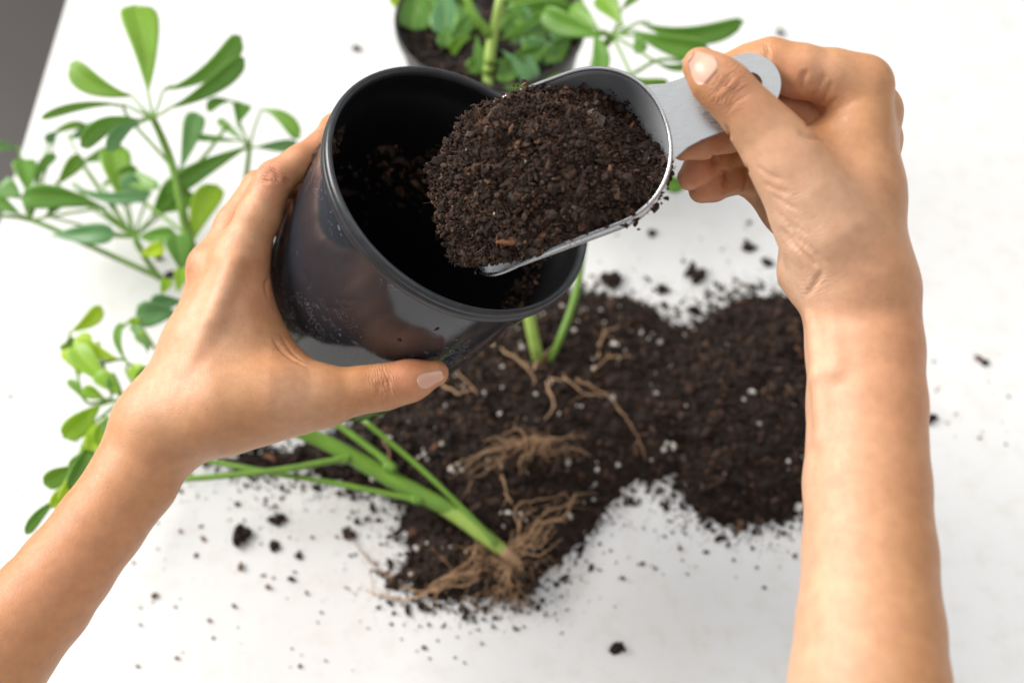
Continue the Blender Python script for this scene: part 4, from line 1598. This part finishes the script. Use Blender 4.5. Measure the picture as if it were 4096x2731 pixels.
# leaf seen beside the scoop
leaf(p3, d1(1500, 385), d1(1575, 430), .10, .09, 60, bend=.12)
roots(p3, (1232, 1015), [(1180, 1060), (1130, 1075), (1060, 1095), (1030, 1110), (1210, 1080), (1240, 1085), (1270, 1075), (1300, 1060), (1330, 1075), (1290, 1085), (1195, 1110), (1255, 1060), (1315, 1050), (1225, 1060),
                         (1150, 1040), (1260, 1090), (1345, 1065)], .024, .0006, .004)
for pts in ([(1320, 900), (1385, 932), (1430, 980), (1460, 1020), (1482, 1072)], [(1130, 818), (1180, 850), (1220, 885), (1222, 915)], [(1260, 900), (1300, 905), (1340, 930), (1385, 935)],
            [(1360, 880), (1400, 850), (1450, 852)], [(1225, 880), (1250, 840), (1275, 820)], [(1370, 850), (1380, 800), (1420, 770)], [(1030, 850), (1070, 900), (1100, 940)],
            [(1150, 1085), (1160, 1140), (1175, 1180)], [(1255, 905), (1270, 960), (1250, 990)], [(880, 1010), (900, 1080), (890, 1130)], [(1010, 900), (1050, 930), (1090, 925)]):
    Pq = []
    for u, v in pts:
        p = D(u, v); p[2] = topA(p[0], p[1]) + .003; Pq.append(p)
    root(Pq, .0009, p3)

# potted plant at the back
bc = T(1962, 75, .13)
bp = empty('potted_plant', (bc[0], bc[1], 0))
tag(bp, 'plant in a dark brown pot standing at the back edge of view', 'potted plant')
bo = np.array([bc[0], bc[1], 0])
lathe('pot', [(.002, 0), (.002, .050), (.004, .052), (.122, .0690), (.124, .0712), (.131, .0716), (.1325, .0708), (.131, .0695), (.118, .068), (.116, 0)], bo, [0, 0, 1], M['pot_dark'], bp, 64)
Pq = rng.uniform(-.068, .068, (1500, 2)); Pq = Pq[np.linalg.norm(Pq, axis=1) < .0645]
sl_ = soil_obj('soil', crumbs(np.column_stack([Pq + bo[:2], np.full(len(Pq), .118)]), rng.lognormal(math.log(.0016), .4, len(Pq))), bp)
tag(sl_, kind='stuff')
for b, t, wp, kw in (
    ((380, -60), (345, 172), 195, dict(mat='leaf', tipround=6)),
    ((525, -60), (540, 205), 165, dict(mat='leaf_teal', tipround=5)),
    ((640, -30), (640, 195), 110, dict(mat='leaf', tipround=4)),
    ((540, 150), (520, 270), 80, dict(mat='leaf')),
    ((860, 40), (1240, 100), 150, dict(mat='leaf')),
    ((760, -40), (1230, 20), 150, dict(mat='leaf')),
    ((880, 240), (1120, 150), 110, dict(mat='leaf_teal')),
    ((930, 210), (1130, 330), 120, dict(mat='leaf_teal')),
    ((1230, 190), (1080, 350), 110, dict(mat='leaf')),
    ((680, 340), (730, 260), 70, dict(mat='leaf')),
    ((850, 330), (880, 460), 110, dict(mat='leaf')),
    ((830, 130), (890, 60), 60, dict(mat='leaf_teal')),
    ((900, 120), (1060, 200), 80, dict(mat='leaf')),
    ((990, 300), (1010, 450), 80, dict(mat='leaf_teal')),
    ((300, -20), (225, 15), 60, dict(mat='leaf_lime')),
    ((700, 60), (590, 230), 90, dict(mat='leaf', bend=.05)),
    ((960, 60), (860, 200), 110, dict(mat='leaf')),
    ((1010, 180), (1000, 360), 110, dict(mat='leaf')),
    ((1100, 60), (1200, 240), 110, dict(mat='leaf_teal')),
    ((450, -30), (440, 120), 110, dict(mat='leaf')),
    ((740, 300), (660, 400), 80, dict(mat='leaf')),
    ((1000, 60), (1180, -20), 110, dict(mat='leaf')),
    ((900, 300), (1080, 300), 90, dict(mat='leaf')),
    ((880, 20), (1000, 130), 90, dict(mat='leaf_teal')),
    ((1040, 470), (1180, 440), 70, dict(mat='leaf_lime')),
):
    leaf(bp, c8(*b), c8(*t), .125, .12, wp / 1.3835, **kw)
stem(bp, [(*c8(700, 60), .112), (*c8(640, 20), .125), (*c8(560, -60), .14)], .0025)
